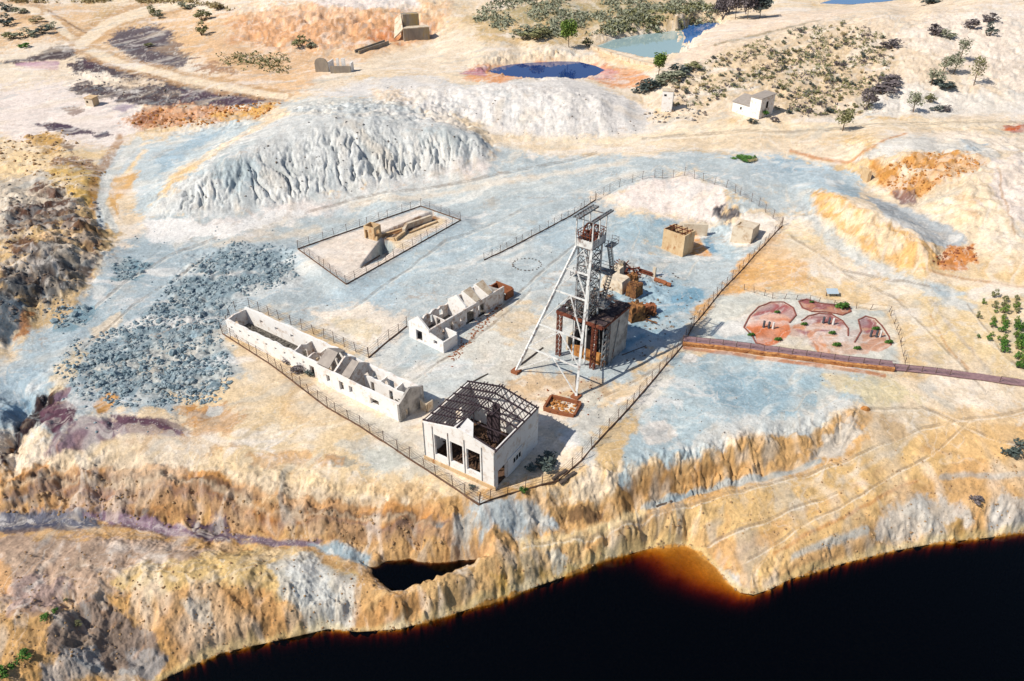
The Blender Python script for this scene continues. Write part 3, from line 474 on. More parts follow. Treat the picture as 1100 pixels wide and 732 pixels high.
Ls('A8B3B6', [(690, 545), (740, 531), (800, 518), (850, 508), (880, 495)], 2.5, 2, 2, .85); Ls('E9CFA0', [(560, 590), (620, 572), (690, 550)], 4, 3, 2, .8)
Ls('94A9B4', [(700, 543), (720, 538), (745, 530)], 2.2, 1.6, 1, .8)
P('E2BC84', [(800, 590), (850, 560), (930, 520), (1000, 480), (1020, 500), (940, 560), (870, 590), (800, 620), (785, 605)], 8, 6, .5, .9)
Ls('C98F58', [(830, 590), (880, 568), (930, 545), (985, 520)], 1.6, 2, 3, .7); Ls('CDA468', [(800, 575), (850, 560), (900, 545)], 1.4, 2, 3, .6); Ls('B8C2C4', [(850, 595), (900, 580), (930, 570)], 3, 3, 3, .7)
P('C9C6C2', [(960, 550), (1010, 535), (1040, 560), (1020, 580), (960, 588), (930, 590)], 6, 5, .8, .8); P('BBBEC0', [(1060, 535), (1110, 520), (1110, 560), (1060, 570)], 6, 5, .9, .8); P('B98B36', [(1012, 565), (1030, 562), (1034, 580), (1018, 582)], 4, 3, .7, .9)
P('C3C6C6', [(760, 600), (790, 615), (800, 635), (785, 625)], 4, 3, .6, .8); P('8E9A9C', [(865, 618), (900, 606), (880, 616)], 2, 2, 1, .6)
P('E7C08A', [(960, 450), (1100, 430), (1110, 500), (1040, 500), (980, 490)], 10, 7, .6, .7); P('C5B7A0', [(930, 440), (960, 430), (1000, 450), (960, 500), (920, 500)], 6, 6, .8, .5)
Ls('D7C7B2', [(940, 430), (985, 465), (960, 490), (900, 520)], 3, 3, 4, .6); Ls('A7B0B4', [(1010, 515), (1050, 512), (1110, 505)], 2, 2, 3, .6)
# blue terrace in front of the walkway
P('B5CAD3', [(735, 378), (860, 390), (940, 405), (930, 435), (860, 456), (790, 474), (730, 488), (660, 500), (690, 460), (715, 410)], 8, 8, .6)
P('8FB3C6', [(770, 400), (830, 405), (850, 430), (790, 450), (760, 430)], 9, 9, .8, .7); P('9CBCCB', [(860, 405), (900, 410), (900, 430), (850, 435)], 6, 6, .9, .6)
P('EFE6DE', [(690, 455), (720, 445), (730, 465), (700, 475)], 5, 5, .5, .9); P('E6E2DC', [(720, 480), (800, 455), (880, 430), (930, 435), (860, 458), (790, 478)], 5, 5, .8, .7)
P('F2E9E2', [(737, 380), (752, 380), (752, 390), (737, 392)], 3, 3, .3, .9); P('E0CFA8', [(880, 405), (960, 405), (990, 430), (940, 440), (900, 425)], 7, 6, .8, .9)
# garden in front of the slope
P('D7D5CC', [(770, 318), (800, 312), (870, 322), (950, 332), (962, 360), (970, 395), (900, 385), (800, 375), (740, 366)], 6, 5, .5)
P('E8DCC8', [(930, 335), (955, 340), (965, 375), (945, 350)], 4, 3, .4)
P('B6CBD6', [(760, 350), (800, 345), (830, 372), (760, 366)], 5, 5, .6, .8); P('EEE7E0', [(765, 352), (800, 345), (805, 358), (775, 362)], 4, 3, .5, .8)
BEDS = [[(799, 352), (805, 340), (815, 330), (828, 325), (842, 325), (852, 331), (855, 339), (848, 347), (849, 356), (843, 365), (832, 370), (822, 372), (812, 369), (808, 361)],
        [(861, 345), (868, 340), (880, 337), (893, 338), (905, 345), (911, 353), (911, 361), (900, 362), (886, 370), (890, 383), (878, 385), (873, 372), (868, 360), (858, 358), (850, 352)],
        [(858, 324), (866, 322), (880, 326), (898, 328), (912, 330), (914, 335), (905, 339), (890, 336), (872, 335), (862, 331)],
        [(922, 344), (930, 340), (940, 343), (947, 350), (955, 362), (957, 371), (944, 378), (928, 376), (918, 368), (925, 356)]]
P('D2A590', [(842, 350), (862, 350), (905, 358), (930, 350), (955, 372), (930, 380), (890, 384), (850, 364)], 2, 2, .8, .85)
BC = ['DA8258', 'DE9A74', 'C4866C', 'D2A086']
for b, c in zip(BEDS, BC):
    cxm = sum(p[0] for p in b)/len(b); cym = sum(p[1] for p in b)/len(b)
    P(c, b, 1.2, 2, .8); P('A06068', [p for p in b if p[1] < cym+1]+[(cxm+(p[0]-cxm)*.72, cym+(p[1]-cym)*.5+1) for p in reversed([p for p in b if p[1] < cym+1])], 1.5, 2, 1, .85)
P('CFC4BE', [(895, 352), (925, 352), (930, 368), (900, 372)], 4, 3, 1, .7)
P('E2D2BA', [(828, 372), (850, 362), (868, 366), (875, 384), (845, 380)], 3, 2, .4, .9)
Ls('C28560', [(735, 374), (800, 382), (870, 392), (950, 404)], 2, 1.2, .6, .9)
# rectangular fenced enclosure
P('EEDFD2', [(322, 268), (452, 224), (492, 237), (372, 304)], 2.5, 2, .4)
P('F0D3A6', [(405, 262), (440, 240), (470, 232), (480, 238), (430, 268), (415, 272)], 3, 3, .9, .7)
P('C99A62', [(408, 256), (446, 238), (466, 231), (470, 236), (420, 263)], 2, 2, .8, .8); P('A87A50', [(408, 252), (446, 234), (466, 226), (472, 234), (446, 246), (412, 262)], 1.5, 1.5, .8, .9); P('5E4232', [(412, 258), (446, 242), (464, 234), (468, 236), (446, 246), (414, 261)], .8, .8, .6, .9)  # innermost outline darkens the inside of the trench
P('A3B8C2', [(385, 290), (410, 257.5), (427, 265), (410, 280)], 1, .5, .2, .9)  # pit ramp tinted blue grey, its shadow put into the colour
# ---- runoff streaks, marbling and painted gully shade at every scale
def mix(c, m):
    global col
    m = m[..., None].astype(f32); col = col*(1-m)+alb(c)*m
FN = fbm(X*1.5+3, Y*1.5, 6, .7); tone = (1+.07*N2+.07*N3+12e-2*FN*(.3+.7*sst(.08, .3, S))+.05*L1*sst(.02, .2, S)+.03*L2)[..., None]
col = col*np.clip(tone, .7, 1.25)
mix('F6EEE4', sst(.6, 2.2, L2)*.45); mix('C08850', sst(.9, 2.4, L1)*sl*.3*(1-mPale)); mix('B7C7CE', sst(.9, 2.2, -L2)*.3); mix('EFDCC4', sst(.5, 2.0, L3)*.35)
mix('D9B078', sst(.55, 1.5, fbm(X*.22+3, Y*.22+8, 4))*.24*(1-mPale)); mix('B3C8D2', sst(.6, 1.4, fbm(X*.15+31, Y*.15+8, 4))*.2); mix('F6EFEA', sst(.4, 1.1, fbm(X*.09+61+.3*L2, Y*.16+8, 5, .6))*.55*(1-sl))
ch = np.abs(fbm(X*.06+L2*.02, Y*.085+4, 5, .55)); mix('B98F66', sst(.03, .006, ch)*sst(-.2, .6, WN1)*.35*(1-sl))
ch = np.abs(fbm(X*.11+40, Y*.13+14, 5, .55)); mix('F7F1EA', sst(.09, .01, ch)*.35*(1-sl)*sst(-.3, .5, WN2)); mix('9C8A7C', (sst(.95, 1.5, fbm(X*.8+9, Y*.8+77, 5, .65))*.4))
mix('8F8377', gl(L2-.4, .05)*.28*(1-sl)*sst(-.3, .5, WN1)); mix('F4EFE8', gl(L2+.5, .06)*.4*(1-sl)); mix('A58A6C', gl(L1+.3, .05)*.25*sst(-.2, .6, WN2)); mix('6E5844', gl(L1-.2, .1)*sl*.35*(1-mPale)); mix('7F95A0', gl(L2, .12)*sl*mMound*.45)  # last mix paints shade along the heap gullies in blue grey
TR = [[(560, 592), (620, 574), (700, 551), (780, 532), (860, 513), (930, 487), (990, 462), (1100, 440)], [(800, 600), (860, 566), (930, 530), (1000, 490), (1040, 455)], [(690, 150), (760, 145), (860, 142), (960, 134), (1100, 132)], [(900, 292), (960, 320), (1010, 370), (1060, 420)], [(100, 330), (180, 275), (260, 245), (380, 215), (520, 190), (640, 165)], [(60, 400), (140, 330), (220, 278)], [(430, 420), (500, 370), (560, 310), (620, 260)], [(470, 390), (530, 350), (570, 310)], [(640, 430), (700, 400), (730, 378)], [(850, 255), (900, 290), (1000, 310)], [(380, 330), (480, 260), (560, 225)], [(1040, 330), (1075, 380), (1100, 400)], [(930, 440), (990, 440), (1060, 470), (1100, 478)], [(760, 585), (820, 560), (900, 530)]]
for tk in TR:
    for o_ in (-1.6, 0, 2.0): Ls('8E7E70' if o_ < 1 else 'F3EADC', [(x_, y_+o_) for x_, y_ in tk], .45, .5, 2.2, .5, 1.)
P('F7F3F0', [(155, 238), (190, 236), (240, 240), (325, 226), (328, 230), (262, 247), (192, 262), (166, 260)], 4, 5, 1, .8); P('F5EFEA', [(392, 118), (480, 122), (500, 140), (440, 128)], 4, 5, 1, .5)
# wet mineral crust along the lake
sl_ = np.zeros(X.shape, f32); Pl, zl = WATER['lake']; w = win([datum(*p) for p in Pl[:25]], 40)
d_ = -inside_sd(Pl, X[w], Y[w]); crust = sst(.55, .1, np.abs(d_-.18)+.2*WN3[w])*(d_ > -.3)
col[w] = col[w]*(1-.45*crust[..., None])+alb('E6CF96')*.45*crust[..., None]
under = (d_ < 0)[..., None]; col[w] = np.where(under, alb('D39A50')*np.clip(1+.2*N2[w][..., None], .6, 1.3), col[w])
col = np.clip(col, .01, .88)

# ------------------------------------------------------------------ helpers for objects
def mesh_obj(name, V, Fc, mat=None, parent=None, smooth=False, loc=None):
    me = bpy.data.meshes.new(name); me.from_pydata([tuple(map(float, v)) for v in V], [], Fc); me.update()
    if smooth: me.polygons.foreach_set('use_smooth', [True]*len(me.polygons))
    o = bpy.data.objects.new(name, me); C.objects.link(o)
    if mat: me.materials.append(mat)
    if parent: o.parent = parent
    if loc is not None: o.location = loc
    return o
def tag(o, label=None, cat=None, group=None, kind=None):
    if label: o['label'] = label
    if cat: o['category'] = cat
    if group: o['group'] = group
    if kind: o['kind'] = kind
    return o
def empty(name, loc, rz=0.):
    o = bpy.data.objects.new(name, None); C.objects.link(o); o.location = loc; o.rotation_euler = (0, 0, rz); o.empty_display_size = .5
    return o
def nd(nt, t, **kw):
    n_ = nt.nodes.new(t)
    for k_, v in kw.items():
        if k_ in n_.inputs: n_.inputs[k_].default_value = v
        else: setattr(n_, k_, v)
    return n_
def newmat(name):
    m_ = bpy.data.materials.new(name); m_.use_nodes = True; nt = m_.node_tree
    return m_, nt, nt.nodes['Principled BSDF']
def c4(h, k=KEXP): return tuple(float(v) for v in (alb(h, k) if isinstance(h, str) else h))+(1.,)
def mat(name, c1, c2, scale=1.2, rough=.85, bump=.25, metallic=0., c3=None, c3amt=.5, c3scale=.5, stretch=(1, 1, 1)):
    m_, nt, bs = newmat(name); L = nt.links.new
    tc = nd(nt, 'ShaderNodeTexCoord'); mp = nd(nt, 'ShaderNodeMapping'); mp.inputs['Scale'].default_value = stretch
    L(tc.outputs['Object'], mp.inputs['Vector'])
    nz = nd(nt, 'ShaderNodeTexNoise', Scale=scale, Detail=7., Roughness=.65); L(mp.outputs[0], nz.inputs['Vector'])
    rp = nd(nt, 'ShaderNodeValToRGB'); rp.color_ramp.elements[0].position = .35; rp.color_ramp.elements[1].position = .65
    rp.color_ramp.elements[0].color = c4(c1); rp.color_ramp.elements[1].color = c4(c2); L(nz.outputs['Fac'], rp.inputs['Fac'])
    out = rp.outputs['Color']
    if c3:
        n2 = nd(nt, 'ShaderNodeTexNoise', Scale=c3scale, Detail=8., Roughness=.7); L(mp.outputs[0], n2.inputs['Vector'])
        r2 = nd(nt, 'ShaderNodeMapRange'); r2.inputs['From Min'].default_value = .62-c3amt*.24; r2.inputs['From Max'].default_value = .75-c3amt*.2; L(n2.outputs['Fac'], r2.inputs['Value'])
        mx = nd(nt, 'ShaderNodeMix', data_type='RGBA'); L(r2.outputs[0], mx.inputs['Factor']); L(out, mx.inputs['A']); mx.inputs['B'].default_value = c4(c3); out = mx.outputs['Result']
    L(out, bs.inputs['Base Color']); bs.inputs['Roughness'].default_value = rough; bs.inputs['Metallic'].default_value = metallic
    bs.inputs['Specular IOR Level'].default_value = .25
    if bump:
        n3 = nd(nt, 'ShaderNodeTexNoise', Scale=scale*6, Detail=6.); L(mp.outputs[0], n3.inputs['Vector'])
        bp = nd(nt, 'ShaderNodeBump', Strength=bump, Distance=.08); L(n3.outputs['Fac'], bp.inputs['Height']); L(bp.outputs[0], bs.inputs['Normal'])
    return m_

# ------------------------------------------------------------------ terrain object
m_, nt, bs = newmat('soil'); L = nt.links.new
at_ = nd(nt, 'ShaderNodeAttribute', attribute_name='soil_colour'); tc = nd(nt, 'ShaderNodeTexCoord')
n1 = nd(nt, 'ShaderNodeTexNoise', Scale=2.6, Detail=8., Roughness=.72); L(tc.outputs['Object'], n1.inputs['Vector'])
n2 = nd(nt, 'ShaderNodeTexNoise', Scale=.55, Detail=7., Roughness=.7, Distortion=.8); L(tc.outputs['Object'], n2.inputs['Vector'])
h1 = nd(nt, 'ShaderNodeMapRange'); h1.inputs['From Min'].default_value = .25; h1.inputs['From Max'].default_value = .75; h1.inputs['To Min'].default_value = .74; h1.inputs['To Max'].default_value = 1.26; L(n1.outputs['Fac'], h1.inputs['Value'])
h2 = nd(nt, 'ShaderNodeMapRange'); h2.inputs['From Min'].default_value = .3; h2.inputs['From Max'].default_value = .7; h2.inputs['To Min'].default_value = .84; h2.inputs['To Max'].default_value = 1.13; L(n2.outputs['Fac'], h2.inputs['Value'])
mu = nd(nt, 'ShaderNodeMath', operation='MULTIPLY'); L(h1.outputs[0], mu.inputs[0]); L(h2.outputs[0], mu.inputs[1])
# scattered grit: dark and light stones a few decimetres across
vo = nd(nt, 'ShaderNodeTexVoronoi', Scale=1.5); L(tc.outputs['Object'], vo.inputs['Vector'])
vr = nd(nt, 'ShaderNodeMapRange'); vr.inputs['From Min'].default_value = .06; vr.inputs['From Max'].default_value = .16; vr.inputs['To Min'].default_value = .62; vr.inputs['To Max'].default_value = 1.; L(vo.outputs['Distance'], vr.inputs['Value'])
mu2 = nd(nt, 'ShaderNodeMath', operation='MULTIPLY'); L(mu.outputs[0], mu2.inputs[0]); L(vr.outputs[0], mu2.inputs[1])
vm = nd(nt, 'ShaderNodeVectorMath', operation='SCALE'); L(at_.outputs['Color'], vm.inputs[0]); L(mu2.outputs[0], vm.inputs['Scale'])
L(vm.outputs[0], bs.inputs['Base Color']); bs.inputs['Roughness'].default_value = .95; bs.inputs['Specular IOR Level'].default_value = .09
bp = nd(nt, 'ShaderNodeBump', Strength=.55, Distance=.25); L(n1.outputs['Fac'], bp.inputs['Height']); L(bp.outputs[0], bs.inputs['Normal'])
SOIL = m_
me = bpy.data.meshes.new('terrain'); N = NX*NY
me.vertices.add(N); me.vertices.foreach_set('co', np.stack([X, Y, Z], -1).astype(f32).ravel())
j, i = np.meshgrid(np.arange(NY-1), np.arange(NX-1), indexing='ij'); a = (j*NX+i).ravel()
q = np.stack([a, a+1, a+NX+1, a+NX], -1).astype(np.int32)
me.loops.add(q.size); me.loops.foreach_set('vertex_index', q.ravel())
me.polygons.add(len(q)); me.polygons.foreach_set('loop_start', np.arange(0, q.size, 4, dtype=np.int32)); me.polygons.foreach_set('loop_total', np.full(len(q), 4, np.int32))
me.polygons.foreach_set('use_smooth', np.ones(len(q), bool)); me.update(calc_edges=True)
ca = me.color_attributes.new('soil_colour', 'FLOAT_COLOR', 'POINT')
ca.data.foreach_set('color', np.concatenate([col, np.ones(col.shape[:2]+(1,), f32)], -1).astype(f32).ravel())
me.materials.append(SOIL)
ter = bpy.data.objects.new('terrain', me); C.objects.link(ter); tag(ter, 'bare ochre and blue grey mine ground with gullies and spoil heaps', 'ground', kind='structure')

# ------------------------------------------------------------------ water
def water(name, label, key, deep, absorb=None, dens=2.5, floor=-20):
    Pw, zw = WATER[key]
    if absorb is None:
        m_, nt, bs = newmat(name); bs.inputs['Base Color'].default_value = c4(deep); bs.inputs['Roughness'].default_value = .04; bs.inputs['IOR'].default_value = 1.33
        nz = nd(nt, 'ShaderNodeTexNoise', Scale=.35, Detail=4.); tc = nd(nt, 'ShaderNodeTexCoord'); nt.links.new(tc.outputs['Object'], nz.inputs['Vector'])
        b_ = nd(nt, 'ShaderNodeBump', Strength=.03, Distance=.2); nt.links.new(nz.outputs['Fac'], b_.inputs['Height']); nt.links.new(b_.outputs[0], bs.inputs['Normal'])
    else:
        m_ = bpy.data.materials.new(name); m_.use_nodes = True; nt = m_.node_tree; nt.nodes.clear(); L = nt.links.new
        o_ = nd(nt, 'ShaderNodeOutputMaterial'); fr = nd(nt, 'ShaderNodeFresnel', IOR=1.33); tr = nd(nt, 'ShaderNodeBsdfTransparent'); gl = nd(nt, 'ShaderNodeBsdfAnisotropic', Roughness=.05)
        mx = nd(nt, 'ShaderNodeMixShader'); L(fr.outputs[0], mx.inputs[0]); L(tr.outputs[0], mx.inputs[1]); L(gl.outputs[0], mx.inputs[2]); L(mx.outputs[0], o_.inputs['Surface'])
        ab = nd(nt, 'ShaderNodeVolumeAbsorption', Density=dens); ab.inputs['Color'].default_value = absorb+(1.,); L(ab.outputs[0], o_.inputs['Volume'])
    n_ = len(Pw); V = [(x, y, zw) for x, y in Pw]; Fc = [list(range(n_))]
    if absorb is not None:
        V += [(x, y, floor) for x, y in Pw]; Fc += [list(range(2*n_-1, n_-1, -1))]+[[k_, k_+n_, (k_+1) % n_+n_, (k_+1) % n_] for k_ in range(n_)]
    o = mesh_obj(name, V, Fc, m_); 
    import bmesh
    bm = bmesh.new(); bm.from_mesh(o.data); bmesh.ops.recalc_face_normals(bm, faces=bm.faces)
    if absorb is None and bm.faces and bm.faces[:][0].normal.z < 0: bmesh.ops.reverse_faces(bm, faces=bm.faces)
    bm.to_mesh(o.data); bm.free()
    tag(o, label, 'water', kind='structure'); return o
water('lake', 'near black acid lake with rust brown shallows along its shore', 'lake', None, (.82, .67, .2), 5.5, -30)
water('pool', 'small black pool behind the ochre berm', 'pool', None, (.5, .3, .1), 8, -12)
water('pond', 'deep blue pond with rusty rim behind the pale spoil heap', 'pond', '0F3F8C')
water('deep_pond', 'deep blue end of the settling basin in front of the purple trees', 'deep_pond', '1C72C4')
water('basin', 'pale turquoise settling basin with a deep blue end', 'basin', '9FC0C4')
water('far_pond', 'sliver of blue pond behind the hill crest', 'far_pond', '2F78C4')

# ------------------------------------------------------------------ light and sky
SUN_AZ = math.atan2(-1, -.42); EL = math.radians(46)     # bearing of the sun, measured from +Y towards +X
w_ = bpy.data.worlds.new('World'); bpy.context.scene.world = w_; w_.use_nodes = True
sk = w_.node_tree.nodes.new('ShaderNodeTexSky'); sk.sky_type = 'NISHITA'; sk.sun_disc = False
sk.sun_elevation = EL; sk.sun_rotation = SUN_AZ
bg = w_.node_tree.nodes['Background']; bg.inputs['Strength'].default_value = .09
w_.node_tree.links.new(sk.outputs[0], bg.inputs['Color'])
sd = bpy.data.lights.new('sun', 'SUN'); sd.energy = 4.75; sd.angle = math.radians(.5); sd.color = (1, .93, .82)
so = bpy.data.objects.new('sun', sd); C.objects.link(so)
from mathutils import Vector, Matrix
dv = Vector((math.sin(SUN_AZ)*math.cos(EL), math.cos(SUN_AZ)*math.cos(EL), math.sin(EL)))
so.rotation_euler = dv.to_track_quat('Z', 'Y').to_euler()
vs = bpy.context.scene.view_settings; vs.view_transform = 'Standard'; vs.look = 'None'; vs.gamma = 1; vs.exposure = 0.14
# ------------------------------------------------------------------ mesh builder
class MB:
    def __init__(s): s.V = []; s.F = []
    def add(s, V, Fc):
        n_ = len(s.V); s.V += [tuple(v) for v in V]; s.F += [[i+n_ for i in f] for f in Fc]; return s
    def box(s, x0, x1, y0, y1, z0, z1, top=None):
        V = [(x0, y0, z0), (x1, y0, z0), (x1, y1, z0), (x0, y1, z0), (x0, y0, z1), (x1, y0, z1), (x1, y1, z1), (x0, y1, z1)]
        return s.add(V, [(3, 2, 1, 0), (4, 5, 6, 7), (0, 1, 5, 4), (1, 2, 6, 5), (2, 3, 7, 6), (3, 0, 4, 7)])
    def bar(s, p, q, w, h=None, up=(0, 0, 1)):
        p = Vector(p); q = Vector(q); d = (q-p).normalized(); u = Vector(up)
        if abs(d.dot(u)) > .98: u = Vector((1, 0, 0))
        a = d.cross(u).normalized(); b = a.cross(d).normalized(); h = h or w; a *= w/2; b *= h/2
        V = [p-a-b, p+a-b, p+a+b, p-a+b, q-a-b, q+a-b, q+a+b, q-a+b]
        return s.add(V, [(0, 1, 2, 3), (7, 6, 5, 4), (4, 5, 1, 0), (5, 6, 2, 1), (6, 7, 3, 2), (7, 4, 0, 3)])
    def tube(s, p, q, r, n=6, r2=None, cap=True):
        p = Vector(p); q = Vector(q); d = (q-p).normalized(); u = Vector((0, 0, 1)) if abs(d.z) < .95 else Vector((1, 0, 0))
        a = d.cross(u).normalized(); b = a.cross(d); r2 = r if r2 is None else r2
        V = [c+(a*math.cos(2*math.pi*k/n)+b*math.sin(2*math.pi*k/n))*rr for c, rr in ((p, r), (q, r2)) for k in range(n)]
        Fc = [(k, k+n, (k+1) % n+n, (k+1) % n) for k in range(n)]
        if cap: Fc += [tuple(range(n)), tuple(range(2*n-1, n-1, -1))]
        return s.add(V, Fc)
    def prism(s, poly, z0, z1):                # poly counter clockwise
        n_ = len(poly); V = [(x, y, z0) for x, y in poly]+[(x, y, z1) for x, y in poly]
        return s.add(V, [tuple(range(n_-1, -1, -1)), tuple(range(n_, 2*n_))]+[(k, (k+1) % n_, (k+1) % n_+n_, k+n_) for k in range(n_)])
    def slab(s, quad, t):                      # quad of 3-D points, thickened downwards
        q = [Vector(p) for p in quad]; nn = (q[1]-q[0]).cross(q[2]-q[0]).normalized()
        if nn.z < 0: q.reverse(); nn = -nn
        V = q+[p-nn*t for p in q]; n_ = len(q)
        return s.add(V, [tuple(range(n_)), tuple(range(2*n_-1, n_-1, -1))]+[(k+n_, (k+1) % n_+n_, (k+1) % n_, k) for k in range(n_)])
    def wall(s, p0, p1, t, h, ops=(), top=None, z0=-.5, cuts=()):
        # upright wall from p0 to p1, thickness t to the left, openings (s0, s1, z0, z1), top(s) gives a broken or gabled head
        p0 = Vector((p0[0], p0[1], 0)); p1 = Vector((p1[0], p1[1], 0)); Ln = (p1-p0).length; d = (p1-p0)/Ln; nn = Vector((-d.y, d.x, 0))*t
        S_ = sorted(set([0., Ln]+[min(Ln, max(0, v)) for o in ops for v in o[:2]]+[c for c in cuts if 0 < c < Ln])); Zs = sorted(set([z0, h]+[v for o in ops for v in o[2:]]))
        ns, nz_ = len(S_)-1, len(Zs)-1
        fill = [[not any(o[0] <= (S_[a]+S_[a+1])/2 <= o[1] and o[2] <= (Zs[b]+Zs[b+1])/2 <= o[3] for o in ops) for b in range(nz_)] for a in range(ns)]
        V = []; idx = {}
        def vid(a, b, side):
            if (a, b, side) not in idx:
                z = Zs[b]
                if b == nz_ and top: z = max(top(S_[a]), Zs[b-1]+.05)
                idx[(a, b, side)] = len(V); V.append(p0+d*S_[a]+(nn if side else Vector())+Vector((0, 0, z)))
            return idx[(a, b, side)]
        Fc = []
        g = lambda a, b: 0 <= a < ns and 0 <= b < nz_ and fill[a][b]
        for a in range(ns):
            for b in range(nz_):
                if not fill[a][b]: continue
                Fc.append((vid(a, b, 0), vid(a+1, b, 0), vid(a+1, b+1, 0), vid(a, b+1, 0))); Fc.append((vid(a, b+1, 1), vid(a+1, b+1, 1), vid(a+1, b, 1), vid(a, b, 1)))
                if not g(a-1, b): Fc.append((vid(a, b, 1), vid(a, b, 0), vid(a, b+1, 0), vid(a, b+1, 1)))
                if not g(a+1, b): Fc.append((vid(a+1, b, 0), vid(a+1, b, 1), vid(a+1, b+1, 1), vid(a+1, b+1, 0)))
                if not g(a, b+1): Fc.append((vid(a, b+1, 0), vid(a+1, b+1, 0), vid(a+1, b+1, 1), vid(a, b+1, 1)))
                if not g(a, b-1): Fc.append((vid(a, b, 1), vid(a+1, b, 1), vid(a+1, b, 0), vid(a, b, 0)))
        return s.add(V, Fc)
    def put(s, name, m_, parent=None, smooth=False, loc=None): return mesh_obj(name, s.V, s.F, m_, parent, smooth, loc)

def ico(n=1):
    import bmesh
    bm = bmesh.new(); bmesh.ops.create_icosphere(bm, subdivisions=n, radius=1.); V = [v.co.copy() for v in bm.verts]; Fc = [[v.index for v in f.verts] for f in bm.faces]; bm.free(); return V, Fc
ICO1, ICO2 = ico(1), ico(2)
def rock_V(seed, sx=1, sy=1, sz=.7, n=1):
    r = random.Random(seed); V, Fc = (ICO1 if n == 1 else ICO2)
    pl = [(Vector((r.uniform(-1, 1), r.uniform(-1, 1), r.uniform(-.6, 1))).normalized(), r.uniform(.5, .85)) for _ in range(9)]
    out = []
    for v in V:
        p = v.copy()
        for nn, d_ in pl:
            k_ = p.dot(nn)
            if k_ > d_: p -= nn*(k_-d_)
        out.append((p.x*sx, p.y*sy, p.z*sz))
    return out, Fc

M = dict(
 plaster=mat('whitewashed_plaster', 'F6F2F0', 'FFFCFA', .8, .9, .2, c3='DCCABC', c3amt=.4, c3scale=.9),
 plaster2=mat('weathered_plaster', 'E8E2DE', 'FAF4F0', 1.1, .9, .3, c3='B99A84', c3amt=.6, c3scale=1.1),
 shade_grey_wall=mat('shade_grey_render', 'B9B4B0', 'D2CCC6', .9, .9, .3, c3='8F8A86', c3amt=.7, c3scale=.6),  # for white walls turned from the sun: shade put into the grey
 ochre_wall=mat('stained_concrete', 'D0AE84', 'E3C8A2', .7, .9, .3, c3='B07C50', c3amt=.45, c3scale=1.1, stretch=(1, 1, .45)),
 pale_conc=mat('pale_concrete', 'DCCBB4', 'EADCC8', .8, .9, .3, c3='B99B7C', c3amt=.5, c3scale=.6),
 grey_conc=mat('grey_concrete', '8E847C', 'B0A597', .5, .9, .3, c3='B89B62', c3amt=.5, c3scale=.3, stretch=(1, 1, .3)),
 purlin=mat('dark_rusted_steel', '382E34', '54464C', 2, .8, .2),
 rust=mat('rusted_steel', '5A2E26', '7E4432', 1.5, .85, .3, c3='A86A48', c3amt=.4, c3scale=2),
 steel=mat('weathered_white_steel', 'DEDFE0', 'F8F8F6', .8, .6, .1, c3='8A7066', c3amt=.45, c3scale=1.3),
 dsteel=mat('grey_steel', '6F7880', '99A1A6', 1, .6, .1, c3='6E4A3C', c3amt=.6, c3scale=1.5),
 tar=mat('tarred_roof_debris', '2A2328', '4C4046', 1.2, .95, .5, c3='8A7468', c3amt=.55, c3scale=1.4),
 dirt=mat('dark_rubble_floor', '3E3029', '6A5040', 1.6, .95, .6, c3='8C6A4E', c3amt=.4, c3scale=2.2),
 grey_rub=mat('grey_rubble_floor', '5A5652', '8C867E', 2, .95, .6, c3='3B3836', c3amt=.6, c3scale=2.5),
 wood=mat('old_timber', '4F4540', '7A6C62', 2, .9, .3, stretch=(.3, 2, 2)),
 post=mat('fence_steel', '5C4A42', '7A6256', 2, .8, 0), kerb=mat('fence_kerb', '5E473A', '8A6A54', 1, .95, .3),
 wire=mat('fence_wire', '6B5A54', '85736B', 2, .7, 0),
 brick=mat('rusty_brick', '8C5238', 'B47650', 1.5, .9, .4, c3='6A3A28', c3amt=.5, c3scale=1.5),
 orange_rock=mat('orange_rock', 'B07038', 'DCA261', 1., .95, .6, c3='7C4A28', c3amt=.5, c3scale=1.2),
 rust_rock=mat('rusty_rock', '6E4630', 'B88450', 1.2, .95, .6, c3='4A342A', c3amt=.6, c3scale=1.5), blue_rock=mat('blue_grey_rock', '567484', 'A6BBC5', .8, .95, .5, c3='C9D0D0', c3amt=.5, c3scale=.5),
 bank_rock=mat('ochre_stone', '8E6E50', 'C2A17A', 1., .95, .5), dark_rock=mat('dark_stone', '55555C', '8A8886', 1., .95, .5, c3='A78A6C', c3amt=.5, c3scale=.7),
 walk=mat('walkway_deck', '8E7078', 'AB8B8C', 2, .9, .3), retain=mat('walkway_retaining_wall', 'B9784A', 'DDA468', 1.4, .9, .5, c3='7E4C36', c3amt=.5, c3scale=1.5),
 edging=mat('bed_edging_stone', '7C4A44', 'A66A5C', 3, .95, .4), slate=mat('slate_slab', '3E4450', '5C6470', 2, .7, .2), white_slab=mat('white_slab', 'D9D6D4', 'EEECEA', 2, .8, .1),
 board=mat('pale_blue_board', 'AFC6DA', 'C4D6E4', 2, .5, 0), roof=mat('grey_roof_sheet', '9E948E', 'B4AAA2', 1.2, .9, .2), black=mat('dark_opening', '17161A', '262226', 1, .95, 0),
 bark=mat('bark', '6A5848', '8A7460', 3, .95, .4))
def leafmat(name, a, b):
    m_, nt, bs = newmat(name); L = nt.links.new
    g = nd(nt, 'ShaderNodeNewGeometry'); rp = nd(nt, 'ShaderNodeValToRGB'); rp.color_ramp.elements[0].color = c4(a); rp.color_ramp.elements[1].color = c4(b)
    L(g.outputs['Random Per Island'], rp.inputs['Fac']); L(rp.outputs[0], bs.inputs['Base Color']); bs.inputs['Roughness'].default_value = .8; bs.inputs['Specular IOR Level'].default_value = .2
    return m_
